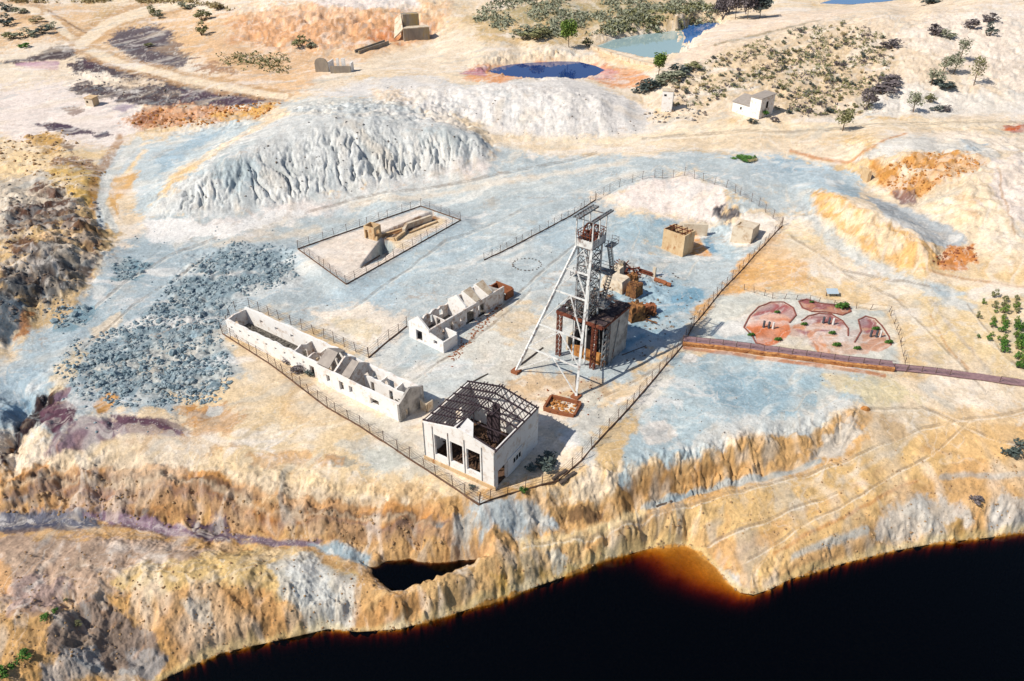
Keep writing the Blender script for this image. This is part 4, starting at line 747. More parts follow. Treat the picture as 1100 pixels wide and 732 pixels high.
LM = dict(olive=leafmat('olive_leaves', '6C704C', 'A8A478'), green=leafmat('green_leaves', '2F5A26', '6F9A45'), dark=leafmat('dark_leaves', '39494A', '6E7C74'), purple=leafmat('purple_grey_leaves', '5C5458', '8C8284'),
          pine=leafmat('pine_needles', '466A2C', '93A652'), dry=leafmat('dry_leaves', 'A08F66', 'CDBB90'), sage=leafmat('sage_leaves', '80866E', 'B2B39C'))
def wl(px, py, dz=0.):
    x, y, z = ground(px, py); return Vector((x, y, z+dz))
def zat(px, py, x, y):                       # height of the sight line at ground distance y (used to size upright things)
    b = (py-CY)/F; k_ = y/(cs-b*sn); return H-k_*(sn+b*cs)
def tl(seed, amp, step=.7, base=0.):          # broken wall head
    r = random.Random(seed); v = [r.uniform(-1, .5)*amp for _ in range(200)]
    def f(s): 
        i = s/step; a = int(i); return v[a % 200]*(1-i+a)+v[(a+1) % 200]*(i-a)
    return f
def grid_cuts(L_, st=.7): return [k*st for k in range(1, int(L_/st)+1)]

# ================================================================== engine house in front
A, B = wl(457, 493), wl(532, 527); u = Vector((B.x-A.x, B.y-A.y, 0)); W1 = u.length; ang = math.atan2(u.y, u.x)
eh = empty('engine_house', (A.x, A.y, 0), ang)
tag(eh, 'white gabled engine house with a bare dark roof frame and three tall front openings', 'building')
D1 = 10.2; HE = 6.1; RG = 1.25
ga = lambda s_: HE+RG*(1-abs(s_-W1/2)/(W1/2))
MB().wall((0, 0), (W1, 0), .35, HE, [(W1*(.16), W1*.335, 1.6, 4.9), (W1*.385, W1*.56, 1.6, 4.9), (W1*.615, W1*.80, 1.5, 4.9)], ga, cuts=[W1/2]).put('front_wall', M['plaster'], eh)
MB().wall((W1, .35), (W1, D1-.35), .35, HE, [(.3, 2.3, 0, 2.7), (D1*.47, D1*.53, 1.7, 2.6)]).put('side_wall', M['plaster'], eh)
MB().wall((W1, D1), (0, D1), .35, HE, [(W1*.2, W1*.34, 0, 3.2), (W1*.55, W1*.66, 1.2, 3.4)], ga, cuts=[W1/2]).put('back_wall', M['plaster'], eh)
MB().wall((0, D1-.35), (0, .35), .35, HE, [(2, 3.4, 1.4, 3.6), (5.5, 7, 1.4, 3.6)]).put('side_wall', M['plaster'], eh)
b = MB()
for s_ in (0, .14, .36, .587, .825, 1): b.box(W1*s_-.06 if 0 < s_ < 1 else (W1*s_ if s_ == 0 else W1-.14), W1*s_+.06 if 0 < s_ < 1 else (.14 if s_ == 0 else W1), -.05, 0, .7, HE-.05)
b.put('pilaster', M['dsteel'], eh)
b = MB(); b.box(-.12, W1+.12, -.14, -.003, -.6, .62); b.put('plinth', M['ochre_wall'], eh)
b = MB(); b.box(.2, W1-.2, .4, D1-.4, -.4, .12); b.put('floor', M['dirt'], eh)
b = MB(); r = random.Random(3)
for k in range(150):
    V, Fc = rock_V(k, r.uniform(.15, .5), r.uniform(.15, .5), r.uniform(.1, .25)); x = r.uniform(.8, W1-.8); y = r.uniform(.8, D1-.8); b.add([(v[0]+x, v[1]+y, v[2]+.15) for v in V], Fc)
for k in range(26):
    x = r.uniform(1, W1-2); y = r.uniform(1, D1-2); t = r.uniform(0, 6); b.bar((x, y, .2+r.random()*.3), (x+2*math.cos(t), y+2*math.sin(t), .3+r.random()*.5), .14)
o = b.put('floor_rubble', M['dirt'], eh); o['kind'] = 'stuff'
def roofz(x): return HE+RG*(1-abs(x-W1/2)/(W1/2))
hp = Vector((0, 0, .12))
for k in range(7):                                                       # principal rafters
    y = .3+k*(D1-.6)/6; b = MB(); end = W1 if k > 2 else W1*.5
    b.bar((-.15, y, HE+.13), (W1/2, y, HE+RG+.13), .13, .2)
    if k > 2 or k == 0: b.bar((W1/2, y, HE+RG+.13), (W1+.15, y, HE+.13), .13, .2)
    if k % 2 == 0: b.bar((0, y, HE-.1), (W1, y, HE-.1), .1, .14); b.bar((W1/2, y, HE-.1), (W1/2, y, HE+RG), .1)
    b.put('rafter', M['purlin'], eh)
for k in range(12):                                                      # left slope keeps its purlins, right slope only in the back
    x = .1+k*(W1/2-.1)/11; b = MB(); b.bar((x, r.uniform(-.2, .5), roofz(x)+.27), (x, D1+r.uniform(-.6, .15), roofz(x)+.27), .12, .08); b.put('purlin', M['purlin'], eh)
for k in range(7):
    x = W1/2+.3+k*(W1/2-.3)/6.3; b = MB(); b.bar((x, D1*r.uniform(.34, .48), roofz(x)+.27), (x, D1, roofz(x)+.27), .13, .08); b.put('purlin', M['purlin'], eh)
b = MB(); b.bar((W1/2, 0, HE+RG+.3), (W1/2, D1, HE+RG+.3), .18, .12); b.bar((W1+.02, 0, HE+.12), (W1+.02, D1, HE+.12), .16, .14); b.put('ridge_beam', M['purlin'], eh)
b = MB(); b.slab([(W1*.46, -.05, roofz(W1*.46)+.36), (W1*.72, -.05, roofz(W1*.72)+.4), (W1*.60, 1.9, roofz(W1*.6)+.36), (W1*.5, 2.1, roofz(W1*.5)+.36)], .05); b.put('roof_sheet', M['plaster'], eh)
b = MB(); b.box(W1*.53, W1*.53+.9, D1*.7, D1*.7+.5, .1, 6.6); b.box(W1*.43, W1*.43+.7, D1*.72, D1*.72+.5, .1, 4.4); b.put('steel_column', M['purlin'], eh)
dp = MB().box(W1+.03, W1+.12, 2.7, 6.2, .2, 2.9).put('sliding_door', M['plaster'], eh)
b = MB()
for k in range(3): b.box(W1+.121, W1+.14, 4.0+k*.62, 4.42+k*.62, 1.5, 2.2)
b.put('pane', M['black'], dp)

# ================================================================== long roofless ruin
A, B = wl(246, 360), wl(433, 452); u = Vector((B.x-A.x, B.y-A.y, 0)); LL = u.length; ang = math.atan2(u.y, u.x)
lr = empty('roofless_ruin', (A.x, A.y, 0), ang); tag(lr, 'long white roofless ruin with grey rubble floor and many small rooms', 'ruin')
Q = wl(459, 439)-A; ca_, sa_ = math.cos(-ang), math.sin(-ang); WD = min(6.2, max(4.5, Q.x*sa_+Q.y*ca_)); X1 = LL*.57
t = .35; hh = 3.0
def ruin(nm, p0, p1, h, ops=(), amp=.25, seed=1, m_='plaster', th=t):
    f = tl(seed, amp); Ln = math.hypot(p1[0]-p0[0], p1[1]-p0[1]); return MB().wall(p0, p1, th, h, ops, lambda s_: h+f(s_), cuts=grid_cuts(Ln, .8)).put(nm, M[m_], lr)
ruin('front_wall', (0, 0), (X1, 0), hh, [(X1*(.05+.098*k), X1*(.05+.098*k)+.5, 1.7, 2.1) for k in range(9)]+[(X1-2.2, X1-1.2, 0, 1.9)], .22, 1)
ruin('back_wall', (X1, WD-t), (0, WD-t), hh+.5, [(X1*(.12+.17*k), X1*(.12+.17*k)+.8, 1.7, 2.2) for k in range(5)], .2, 2)
ruin('end_wall', (0, WD-t), (0, t), hh+.2, [(2.2, 2.9, 1, 1.9)], .3, 3, 'plaster2')
for k, (s_, sd_) in enumerate(((.74, 11), (.88, 12))): ruin('partition_wall', (X1*s_, t), (X1*s_, WD-t), hh, [(1.4, 2.3, 0, 2.1)], .7, sd_, 'plaster2', .25)
MB().box(.3, X1*.73, t, WD-t, -.4, .5).put('rubble_floor', M['grey_rub'], lr)
b = MB(); r = random.Random(5)
for k in range(220):
    V, Fc = rock_V(k, r.uniform(.12, .45), r.uniform(.12, .4), r.uniform(.1, .3)); x = r.uniform(.8, X1*.72); y = r.uniform(.7, WD-.9); b.add([(v[0]+x, v[1]+y, v[2]+.52) for v in V], Fc)
tag(b.put('rubble', M['grey_rub'], lr), kind='stuff')
y0 = -.5
ruin('front_wall', (X1, y0), (LL, y0), hh+.1, [(2.0, 2.7, 1., 2.2), (4.6, 5.5, .6, 2.2), (6.6, 7.3, 1., 2.2), (10.8, 12.4, .9, 1.9)], .1, 4)
ruin('back_wall', (LL, WD-t), (X1, WD-t), hh+.3, [(2, 2.9, 1, 2.2), (5, 6.2, 0, 2.3), (8.5, 9.4, 1, 2.2), (11, 12, 0, 2.2)], .2, 5)
b = MB(); f = tl(31, .2); wd2 = WD-y0-t; b.wall((LL, y0), (LL, WD), .35, hh, [(1.2, 1.9, .1, 1.5)], lambda s_: hh+.1+1.5*(1-abs(s_-wd2*.55)/(wd2*.6))+f(s_), cuts=grid_cuts(WD-y0, .6)).put('gable_wall', M['shade_grey_wall'], lr)  # end wall in shade, greyed by its material
for s_, op in ((3.6, [(1, 1.9, 0, 2)]), (6.3, [(3, 3.9, 0, 2)])):
    f = tl(int(s_*9), .12); b = MB(); b.wall((X1+s_, y0+t), (X1+s_, WD-t), .3, hh, op, lambda q_: hh+1.5*(1-abs(q_-wd2*.5)/(wd2*.55))+f(q_), cuts=grid_cuts(WD, .6)); b.put('gable_partition', M['plaster2'], lr)
b = MB(); f = tl(77, .2); b.wall((X1, y0+t), (X1, WD-t), .3, hh, [(1.5, 2.4, 0, 2)], lambda q_: hh+.9*(1-abs(q_-wd2*.5)/(wd2*.55))+f(q_), cuts=grid_cuts(WD, .6)); b.put('gable_partition', M['plaster2'], lr)
for p_ in (((X1+7, 2.2), (LL-.4, 2.2), [(1.2, 1.9, 0, 2), (4.8, 5.5, 0, 2)]), ((X1+.4, 2.6), (X1+3.4, 2.6), [(1, 1.8, 0, 2)]), ((LL-3.2, 2.5), (LL-3.2, WD-t), []), ((X1+10, 2.5), (X1+10, WD-t), [(.8, 1.6, 0, 2)])):
    ruin('partition_wall', p_[0], p_[1], hh-.2, p_[2], .35, int(p_[0][0]*7), 'plaster', .22)
wdm = (y0+WD)/2
for s_, w_ in ((.15, 2.4), (5.2, 1.5)):
    b = MB(); b.slab([(X1+s_, y0+.2, hh+.35), (X1+s_+w_, y0+.2, hh+.35), (X1+s_+w_*.9, wdm, hh+1.75), (X1+s_, wdm, hh+1.75)], .12)
    if s_ < 1: b.slab([(X1+s_, wdm+.02, hh+1.75), (X1+s_+w_*.8, wdm+.02, hh+1.7), (X1+s_+w_*.5, WD-.3, hh+.5), (X1+s_, WD-.3, hh+.5)], .12)
    b.put('roof_slab', M['roof'], lr)
b = MB(); r = random.Random(8)
for k in range(120):
    V, Fc = rock_V(k, r.uniform(.12, .4), r.uniform(.12, .4), r.uniform(.1, .3)); x = r.uniform(X1+.6, LL-.6); y = r.uniform(.2, WD-.7); b.add([(v[0]+x, v[1]+y, v[2]+.02) for v in V], Fc)
for k in range(14):
    x = LL-r.uniform(.8, 2.8); y = r.uniform(2.6, WD-1); t_ = r.uniform(0, 6); b.bar((x, y, .2), (x+1.3*math.cos(t_), y+1.1*math.sin(t_), r.uniform(.3, 1.4)), .12)
tag(b.put('fallen_debris', M['grey_rub'], lr), kind='stuff')
b = MB(); b.wall((LL+.35, 3.2), (LL+1.6, 3.2), .25, 1.7, top=lambda s_: 1.9-.4*s_).wall((LL+1.6, 3.2), (LL+1.6, WD), .25, 1.5); b.put('lean_to_wall', M['pale_conc'], lr)

# ================================================================== middle ruin
A, B = wl(440, 362), wl(479, 381); u = Vector((B.x-A.x, B.y-A.y, 0)); wm = 4.6; ang = math.atan2(u.y, u.x)
Q = wl(534, 321)-A; ca_, sa_ = math.cos(-ang), math.sin(-ang); LM_ = Q.x*sa_+Q.y*ca_; LM_ = min(max(LM_, 12), 22)
mr = empty('gabled_ruin', (A.x, A.y, 0), ang); tag(mr, 'white gabled ruin with three steep cross walls and a small annexe', 'ruin')
hm = 3.0; gb = lambda s_: hm+1.75*(1-abs(s_-wm/2)/(wm/2))
MB().wall((0, 0), (wm, 0), .3, hm, [(1.6, 3.0, .2, 2.1)], gb, cuts=[wm/2]).put('gable_wall', M['plaster'], mr)
MB().wall((wm, .3), (wm, LM_), .3, hm, [(4.6, 5.3, .1, 2.1), (8.2, 10.4, 0, 2.2), (11.3, 13., 0, 2.2), (2.6, 3.1, 1.2, 1.8), (6.8, 7.2, 1.2, 1.8)]).put('side_wall', M['plaster2'], mr)
f = tl(41, .6); MB().wall((0, LM_), (0, .3), .3, hm-.2, [(LM_-3, LM_-2.2, 1, 2), (LM_-5.4, LM_-4.6, .6, 2), (LM_-7.5, LM_-6.7, 1, 2)], lambda s_: hm-.3+f(s_), cuts=grid_cuts(LM_, .6)).put('side_wall', M['plaster2'], mr)
for k, s_ in enumerate((.48, .66, .83)):
    MB().wall((.32, LM_*s_), (wm-.32, LM_*s_), .3, hm, [(2.6, 3.4, 0, 2)] if k else [], lambda q_: gb(q_+.3), cuts=[wm/2-.3]).put('cross_wall', M['plaster'], mr)
b = MB(); 
for k, s_ in enumerate((.66, .83)): 
    b.slab([(wm*.5, LM_*s_-1.6, hm+1.7), (wm*.5, LM_*s_+.2, hm+1.8), (wm-.1, LM_*s_+.1, hm+.15), (wm-.1, LM_*s_-.9, hm+.1)], .1)
b.put('roof_slab', M['pale_conc'], mr)
f = tl(43, .3); MB().wall((.3, LM_-.3), (wm, LM_-.3), .3, hm-.8, (), lambda q_: hm-.9+f(q_), cuts=grid_cuts(wm, .6)).put('end_wall', M['shade_grey_wall'], mr)
MB().wall((.3, LM_*.27), (wm-.3, LM_*.27), .25, 1.9, [(1, 1.9, 0, 1.8)]).put('partition_wall', M['plaster2'], mr)
an = MB(); an.wall((wm+.003, 0), (wm+3.0, 0), .25, 2.2, [(.9, 1.7, 1.0, 1.7)], lambda s_: 2.6-.2*s_).wall((wm+3.0, .25), (wm+3.0, 3.2), .25, 2.0).wall((wm+2.75, 3.45), (wm+.31, 3.45), .25, 2.1); an.put('annexe', M['plaster'], mr)
b = MB(); b.box(.3, wm-.3, .3, LM_-.3, -.4, .15); b.put('floor', M['grey_rub'], mr)
b = MB(); r = random.Random(15)
for k in range(90):
    V, Fc = rock_V(k, r.uniform(.1, .4), r.uniform(.1, .4), r.uniform(.1, .3)); b.add([(v[0]+r.uniform(.1, .1)+xx, v[1]+yy, v[2]+.15) for xx, yy in [(r.uniform(.7, wm-.7), r.uniform(.7, LM_-.7))] for v in V], Fc)
tag(b.put('floor_debris', M['grey_rub'], mr), kind='stuff')
x0 = wm*.15; b = MB(); b.wall((x0, LM_+.4), (wm, LM_+.4), .25, 1.6, top=lambda s_: 1.7-.2*s_).wall((wm, LM_+.65), (wm, LM_+2.6), .25, 1.5).wall((wm-.25, LM_+2.6), (x0, LM_+2.6), .25, 1.7).wall((x0, LM_+2.35), (x0, LM_+.65), .25, 1.5).put('back_room', M['brick'], mr)
# rubble apron beside it
b = MB(); r = random.Random(17); 
for k in range(160):
    p = wl(*[(482+52*t_+r.gauss(4, 3), 384-62*t_+r.gauss(2, 3)) for t_ in [r.random()]][0]); V, Fc = rock_V(k, r.uniform(.08, .3), r.uniform(.08, .3), r.uniform(.06, .2)); b.add([(v[0]+p.x, v[1]+p.y, v[2]+p.z) for v in V], Fc)
tag(b.put('brick_rubble', M['brick']), 'loose brick rubble along the gabled ruin', 'rubble', kind='stuff')

# ================================================================== headframe
F1, F2 = wl(554.5, 400), wl(618.8, 426.5); u = Vector((F2.x-F1.x, F2.y-F1.y, 0)); FW = u.length; ang = math.atan2(u.y, u.x); ud = u/FW; vd = Vector((-ud.y, ud.x, 0))
fz = (F1.z+F2.z)/2; hf = empty('mine_headframe', (F1.x, F1.y, fz), ang); tag(hf, 'tall white steel headframe with raking legs and a winding wheel platform', 'headframe')
def loc(x, y, z=0): d_ = Vector((x, y, 0))-Vector((F1.x, F1.y, 0)); return d_.dot(ud), d_.dot(vd)
# platform: front corner seen at (636,267), ground position inside the shed
best = None
for kz in range(160, 300):
    z_ = kz/10; x, y = at(627.5, 266.5, z_); l = loc(x, y)
    if l[1] > 0 and (best is None or abs(l[1]-7.6) < best[0]): best = (abs(l[1]-7.6), z_, l)
ZP = best[1]-fz; pc = best[2]
print('headframe platform z', ZP, 'local', pc, 'feet', FW, 'engine', W1, 'long', LL, WD, 'mid', LM_)
cx_, cy_ = pc; hw = 1.2
x0, x1 = cx_-hw, cx_+hw; yf, yb = cy_, cy_+3.3
leg = [((0, 0, .2), (x0, yf, ZP)), ((FW, 0, .2), (x1, yf, ZP))]
for p, q_ in leg: MB().bar(p, q_, .34, .36).put('raking_leg', M['steel'], hf)
for p, q_ in leg: MB().box(p[0]-.6, p[0]+.6, -.6, .6, -.6, .35).put('footing', M['brick'], hf)
lp = lambda i, t_: Vector(leg[i][0]).lerp(Vector(leg[i][1]), t_)
lv = [0.0, .2, .39, .66, .83, 1.0]
for k in range(1, 5): MB().bar(lp(0, lv[k]), lp(1, lv[k]), .18, .2).put('cross_beam', M['steel'], hf)
for k in range(0, 4):
    mid = (lp(0, lv[k+1])+lp(1, lv[k+1]))/2
    for i in (0, 1): MB().bar(mid, lp(i, lv[k]+.005), .14, .16).put('brace', M['steel'], hf)
for i in (0, 1): MB().bar((lp(0, .985)+lp(1, .985))/2, lp(i, .83), .1, .1).put('brace', M['steel'], hf)
tx = [x0+.15, x1-.15]; ty = [yf+.25, yb-.2]
for X_ in tx:
    for Y_ in ty: MB().bar((X_, Y_, -.3), (X_, Y_, ZP), .22).put('tower_post', M['steel'], hf)
nL = 9
b = MB()
for k in range(nL):
    za, zb = ZP*(.3+.7*k/nL), ZP*(.3+.7*(k+1)/nL)
    for (a_, c_) in (((tx[0], ty[0]), (tx[1], ty[0])), ((tx[1], ty[0]), (tx[1], ty[1])), ((tx[1], ty[1]), (tx[0], ty[1])), ((tx[0], ty[1]), (tx[0], ty[0]))):
        b.bar((*a_, za), (*c_, za), .12); b.bar((*a_, za), (*c_, zb), .08); b.bar((*c_, za), (*a_, zb), .08)
b.put('tower_lattice', M['dsteel'], hf)
pl = MB(); e = .12; px0, px1, py0, py1 = x0-e, x1+e, yf-e, yb+e
pl.box(px0, px1, py0, py1, ZP-.15, ZP+.05).put('platform_deck', M['dsteel'], hf)
pp = MB(); h_ = 1.5; pp.wall((px0, py0), (px1, py0), .08, ZP+h_-.3, z0=ZP+.05).wall((px1, py0+.08), (px1, py1), .08, ZP+h_-.3, z0=ZP+.05).wall((px1-.08, py1), (px0, py1), .08, ZP+h_-.3, z0=ZP+.05).wall((px0, py1-.08), (px0, py0+.08), .08, ZP+h_-.3, z0=ZP+.05); pp.put('parapet', M['steel'], hf)
b = MB(); zt = ZP+h_+.75
for zz in (zt, zt-.45):
    for a_, c_ in (((px0, py0), (px1, py0)), ((px1, py0), (px1, py1)), ((px1, py1), (px0, py1)), ((px0, py1), (px0, py0))): b.bar((*a_, zz), (*c_, zz), .07)
for k in range(7):
    x_ = px0+(px1-px0)*k/6; y_ = py0+(py1-py0)*k/6
    for p_ in ((x_, py0), (x_, py1), (px0, y_), (px1, y_)): b.bar((*p_, ZP+h_-.3), (*p_, zt), .05)
b.put('railing', M['rust'], hf)
b = MB(); ZC = ZP+4.3
for p_ in ((px0, py0), (px1, py0), (px1, py1), (px0, py1), (px0, (py0+py1)/2), (px1, (py0+py1)/2)): MB().bar((*p_, ZP), (*p_, ZC), .16).put('canopy_post', M['steel'], hf)

b = MB()
for x_, wd_ in ((px0-.3, .9), (px1-.1, .4)):
    for q_ in (0, wd_): b.bar((x_+q_, py0-.5, ZC+.1), (x_+q_, py1+1.2, ZC+.1), .14, .24)
    for k in range(9):
        y_ = py0-.5+k*(py1-py0+1.7)/8; b.bar((x_, y_, ZC+.12), (x_+wd_, y_, ZC+.12), .09)
        if k < 8: b.bar((x_, y_, ZC+.12), (x_+wd_, y_+(py1-py0+1.7)/8, ZC+.12), .07)
for y_ in (py0, py1): b.bar((px0, y_, ZC-.1), (px1, y_, ZC-.1), .12)
b.put('canopy_frame', M['dsteel'], hf)
for sx in (cx_-.55, cx_+.55):                                           # winding wheels
    b = MB(); R_ = 1.2; cz_ = ZP+1.75; cyy = (yf+yb)/2; n_ = 28
    pts = [Vector((sx, cyy+R_*math.cos(2*math.pi*k/n_), cz_+R_*math.sin(2*math.pi*k/n_))) for k in range(n_)]
    for k in range(n_): b.bar(pts[k], pts[(k+1) % n_], .16, .22, up=(1, 0, 0))
    o = b.put('winding_wheel', M['rust'], hf); b = MB()
    for k in range(0, n_, 4): b.bar((sx, cyy, cz_), pts[k], .07)
    b.tube((sx-.35, cyy, cz_), (sx+.35, cyy, cz_), .2, 10); b.put('spokes', M['rust'], o)
def landing(z_, xx0, xx1, yy0, yy1):
    b = MB(); b.box(xx0, xx1, yy0, yy1, z_-.08, z_)
    for a_, c_ in (((xx0, yy0), (xx1, yy0)), ((xx1, yy0), (xx1, yy1)), ((xx1, yy1), (xx0, yy1))):
        for zz in (.5, 1.0): b.bar((*a_, z_+zz), (*c_, z_+zz), .05)
    for p_ in ((xx0, yy0), (xx1, yy0), (xx1, yy1), (xx0, yy1), ((xx0+xx1)/2, yy0)): b.bar((*p_, z_), (*p_, z_+1), .06)
    b.put('landing', M['dsteel'], hf)
landing(ZP-4.6, x0-.2, x1+1.8, yb-.6, yb+1.2); landing(ZP*.5, x1+.1, x1+1.7, yb-1.6, yb+1.0); landing(ZP-.4, x1+.4, x1+1.5, yb-.4, yb+1.6); landing(ZP-4.6, x0-.5, x1+.4, yf-.5, yf+.2)
for za, zb, ya, yb_ in ((ZP*.5, ZP-4.6, yb-1.5, yb+.9), (ZP-4.6, ZP-.4, yb+1.1, yb-.3), (8.5, ZP*.5, yb+.9, yb-1.5)):
    b = MB(); xx = x1+.8
    for q_ in (0, .6):
        b.bar((xx+q_, ya, za), (xx+q_, yb_, zb), .06, .2); b.bar((xx+q_, ya, za+.9), (xx+q_, yb_, zb+.9), .05)
    for k in range(14):
        t_ = (k+.5)/14; b.box(xx, xx+.6, ya+(yb_-ya)*t_-.1, ya+(yb_-ya)*t_+.1, za+(zb-za)*t_, za+(zb-za)*t_+.04)
    b.put('stair', M['dsteel'], hf)
b = MB()
for x_ in (cx_-.35, cx_+.35): b.tube((x_, cy_+1.6, 6), (x_, cy_+1.6, ZP), .07, 6)
b.tube((x1+.1, yb-.6, 5), (x1+.1, yb-.6, ZP*.55), .16, 8); b.put('guide_pipe', M['steel'], hf)

# ================================================================== shaft house below the headframe
S1, S2 = wl(597, 381.5), wl(634, 396); lx0, ly0 = loc(S1.x, S1.y); lx1, ly1 = loc(S2.x, S2.y); so_ = Vector((S1.x, S1.y, 0))
SW = (lx1-lx0)+1.5; sh = empty('shaft_house', (S1.x, S1.y, fz), ang); tag(sh, 'derelict shaft house with black debris roof and rusty lattice columns under the headframe', 'building')
SD = 8.2; HS = 8.0; XO = -.4
print('shaft', SW, ly0, ly1)
def lattice(x, y, z0, z1, w=.7):
    b = MB()
    for dx in (0, w):
        for dy in (0, .35): b.bar((x+dx, y+dy, z0), (x+dx, y+dy, z1), .12)
    n_ = int((z1-z0)/.8)
    for k in range(n_):
        a_, c_ = z0+(z1-z0)*k/n_, z0+(z1-z0)*(k+1)/n_
        for dy in (0, .35): b.bar((x, y+dy, a_), (x+w, y+dy, c_), .06); b.bar((x+w, y+dy, a_), (x, y+dy, c_), .06); b.bar((x, y+dy, c_), (x+w, y+dy, c_), .06)
    return b
for x_ in (0, SW-1.6): lattice(x_, 0, -.3, HS-.8).put('lattice_column', M['rust'], sh)
b = MB(); b.bar((-.2, .18, HS-.6), (SW, .18, HS-.6), .3, .45); b.bar((-.2, .18, HS-.6), (-.2, SD, HS-.6), .3, .4); b.bar((SW, .18, HS-.6), (SW, SD, HS-.6), .3, .4); b.put('roof_beam', M['rust'], sh)
rf = MB(); n_ = 14; r = random.Random(21); V = []; Fc = []
for j_ in range(n_+1):
    for i_ in range(n_+1): V.append((XO+(SW+.6)*i_/n_, .3+(SD-.2)*j_/n_, HS-.3+r.uniform(-.16, .2)))
for j_ in range(n_):
    for i_ in range(n_):
        if r.random() > .13 or i_ > 9: a_ = j_*(n_+1)+i_; Fc.append((a_, a_+1, a_+n_+2, a_+n_+1))
rf.add(V, Fc); rf.add([(v[0], v[1], v[2]-.12) for v in V], [f_[::-1] for f_ in Fc]); ro = rf.put('roof', M['tar'], sh)
b = MB()
for k in range(70):
    x = r.uniform(0, SW*.7); y = r.uniform(.6, SD-.4); t_ = r.uniform(0, 6.3); l_ = r.uniform(.3, 1.); b.bar((x, y, HS-.1), (x+l_*math.cos(t_), y+l_*math.sin(t_), HS+r.uniform(-.1, .6)), .12, .3)
tag(b.put('roof_debris', M['grey_rub'], ro), kind='stuff')
MB().wall((SW, 2.6), (SW, SD), .35, HS-.7).put('side_wall', M['shade_grey_wall'], sh)  # white wall in shade, painted grey
MB().wall((SW-.35, SD), (0, SD), .35, HS-.9, [(1, 3, 3, 6)]).put('back_wall', M['shade_grey_wall'], sh)
f = tl(90, .5); MB().wall((1.6, 1.6), (SW, 1.6), .4, 1.9, (), lambda s_: 1.7+f(s_)*.5, cuts=grid_cuts(SW)).put('base_wall', M['orange_rock'], sh)
f = tl(91, .4); MB().wall((.4, SD-.4), (.4, 2.2), .35, 2.4, (), lambda s_: 2.2+f(s_), cuts=grid_cuts(SD)).put('base_wall', M['pale_conc'], sh)
b = MB()
for k in range(6): 
    za, zb = .3+k*1.15, .3+(k+1)*1.15
    b.bar((SW+.05, .5, za), (SW+.05, 2.5, zb), .12); b.bar((SW+.05, .5, zb), (SW+.05, 2.5, zb), .1)
for y_ in (.5, 1.5, 2.5): b.bar((SW+.05, y_, -.3), (SW+.05, y_, HS-.8), .16)
b.put('side_lattice', M['dsteel'], sh)
b = MB()
for k in range(9): x_ = 1.8+k*.8; b.bar((x_, 2.4+r.uniform(0, 2), 0), (x_+r.uniform(-.8, .8), 2.8+r.uniform(0, 2), HS-.9), .14)
for k in range(6): b.bar((r.uniform(1, SW-2), 2+r.random()*3, r.uniform(.3, 4)), (r.uniform(1, SW-1), 2+r.random()*4, r.uniform(2, 7)), .12)
b.put('inner_steelwork', M['dsteel'], sh)
MB().box(.8, SW-.4, 3.4, SD-.4, -.3, 4.8).put('shaft_dark_block', M['black'], sh)  # black block stands in for the shaded inside of the shaft house
# ================================================================== fences
def fence(pts, label, group, gap=2.4, h=2.0, kerb=True, wires=5, name='wire_fence', pm='post', lean=.06, cat='fence'):
    W_ = [wl(*p) for p in pts]; root = empty(name, W_[0]); tag(root, label, cat, group); o0 = W_[0]
    pos = []
    for a, b_ in zip(W_, W_[1:]):
        n_ = max(1, round((b_-a).length/gap))
        for k in range(n_):
            p = a.lerp(b_, (k+(.28*vn(np.array([k*1.7+a.x]), np.array([a.y]))[0] if k else 0))/n_); p.z = hz(p.x, p.y); pos.append(p)
    pos.append(W_[-1])
    r = random.Random(len(pts)*7+int(pts[0][0])); pd = None; tops = []
    for i, p in enumerate(pos):
        if pd is None:
            pd = MB().tube((0, 0, -.4), (0, 0, h), .05, 5).put('post', M[pm], root); o = pd
        else: o = pd.copy(); C.objects.link(o); o.parent = root
        q_ = p-o0; lx, ly = r.gauss(0, lean), r.gauss(0, lean); o.location = q_; o.rotation_euler = (lx, ly, 0); tops.append((q_, Vector((math.sin(ly), -math.sin(lx), 1))))
    b = MB()
    for (p, up), (q_, uq) in zip(tops, tops[1:]):
        for k in range(wires):
            t_ = h*(.12+.85*k/max(1, wires-1)); b.bar(p+up*t_, q_+uq*t_, .022)
        if wires > 4: b.bar(p+up*h*.1, q_+uq*h*.95, .016); b.bar(p+up*h*.95, q_+uq*h*.1, .016)
    b.put('wire', M['wire'], root)
    if kerb:
        b = MB()
        for (p, _), (q_, _) in zip(tops, tops[1:]): b.bar(p+Vector((0, 0, .05)), q_+Vector((0, 0, .05)), .13, .3)
        b.put('kerb', M['kerb'], root)
    return root
FG = 'fences round the shaft site'
fence([(239, 359), (289, 391), (352, 439), (387, 459), (440, 494), (515, 543)], 'rusty wire fence on kerb along the front of the long ruin and engine house', FG)
fence([(515, 543), (545, 532), (600, 517), (625, 495), (680, 434), (733, 372), (745, 350), (775, 313), (815, 270), (840, 243)], 'rusty wire fence on kerb from the engine house up past the walkway end', FG, kerb=True)
fence([(840, 243), (815, 222), (780, 202), (735, 189), (690, 193), (655, 206), (640, 215)], 'curved wire fence on top of the pale bank behind the shaft', FG, kerb=False, gap=2.6)
fence([(640, 215), (610, 234), (580, 250), (545, 268), (520, 280)], 'wire fence running down from the pale bank to the gabled ruin', FG, kerb=True, h=1.6)
fence([(437, 351), (418, 366), (396, 385)], 'short wire fence between the gabled ruin and long ruin', FG)
fence([(239, 359), (253, 334), (268, 331), (300, 344), (348, 364), (396, 385)], 'wire fence close behind the long roofless ruin', FG, kerb=False)
fence([(320, 268), (372, 306), (495, 237), (452, 222), (320, 268)], 'rectangular wire fence round the open mine pit', FG, gap=2.7, h=1.9, kerb=True)
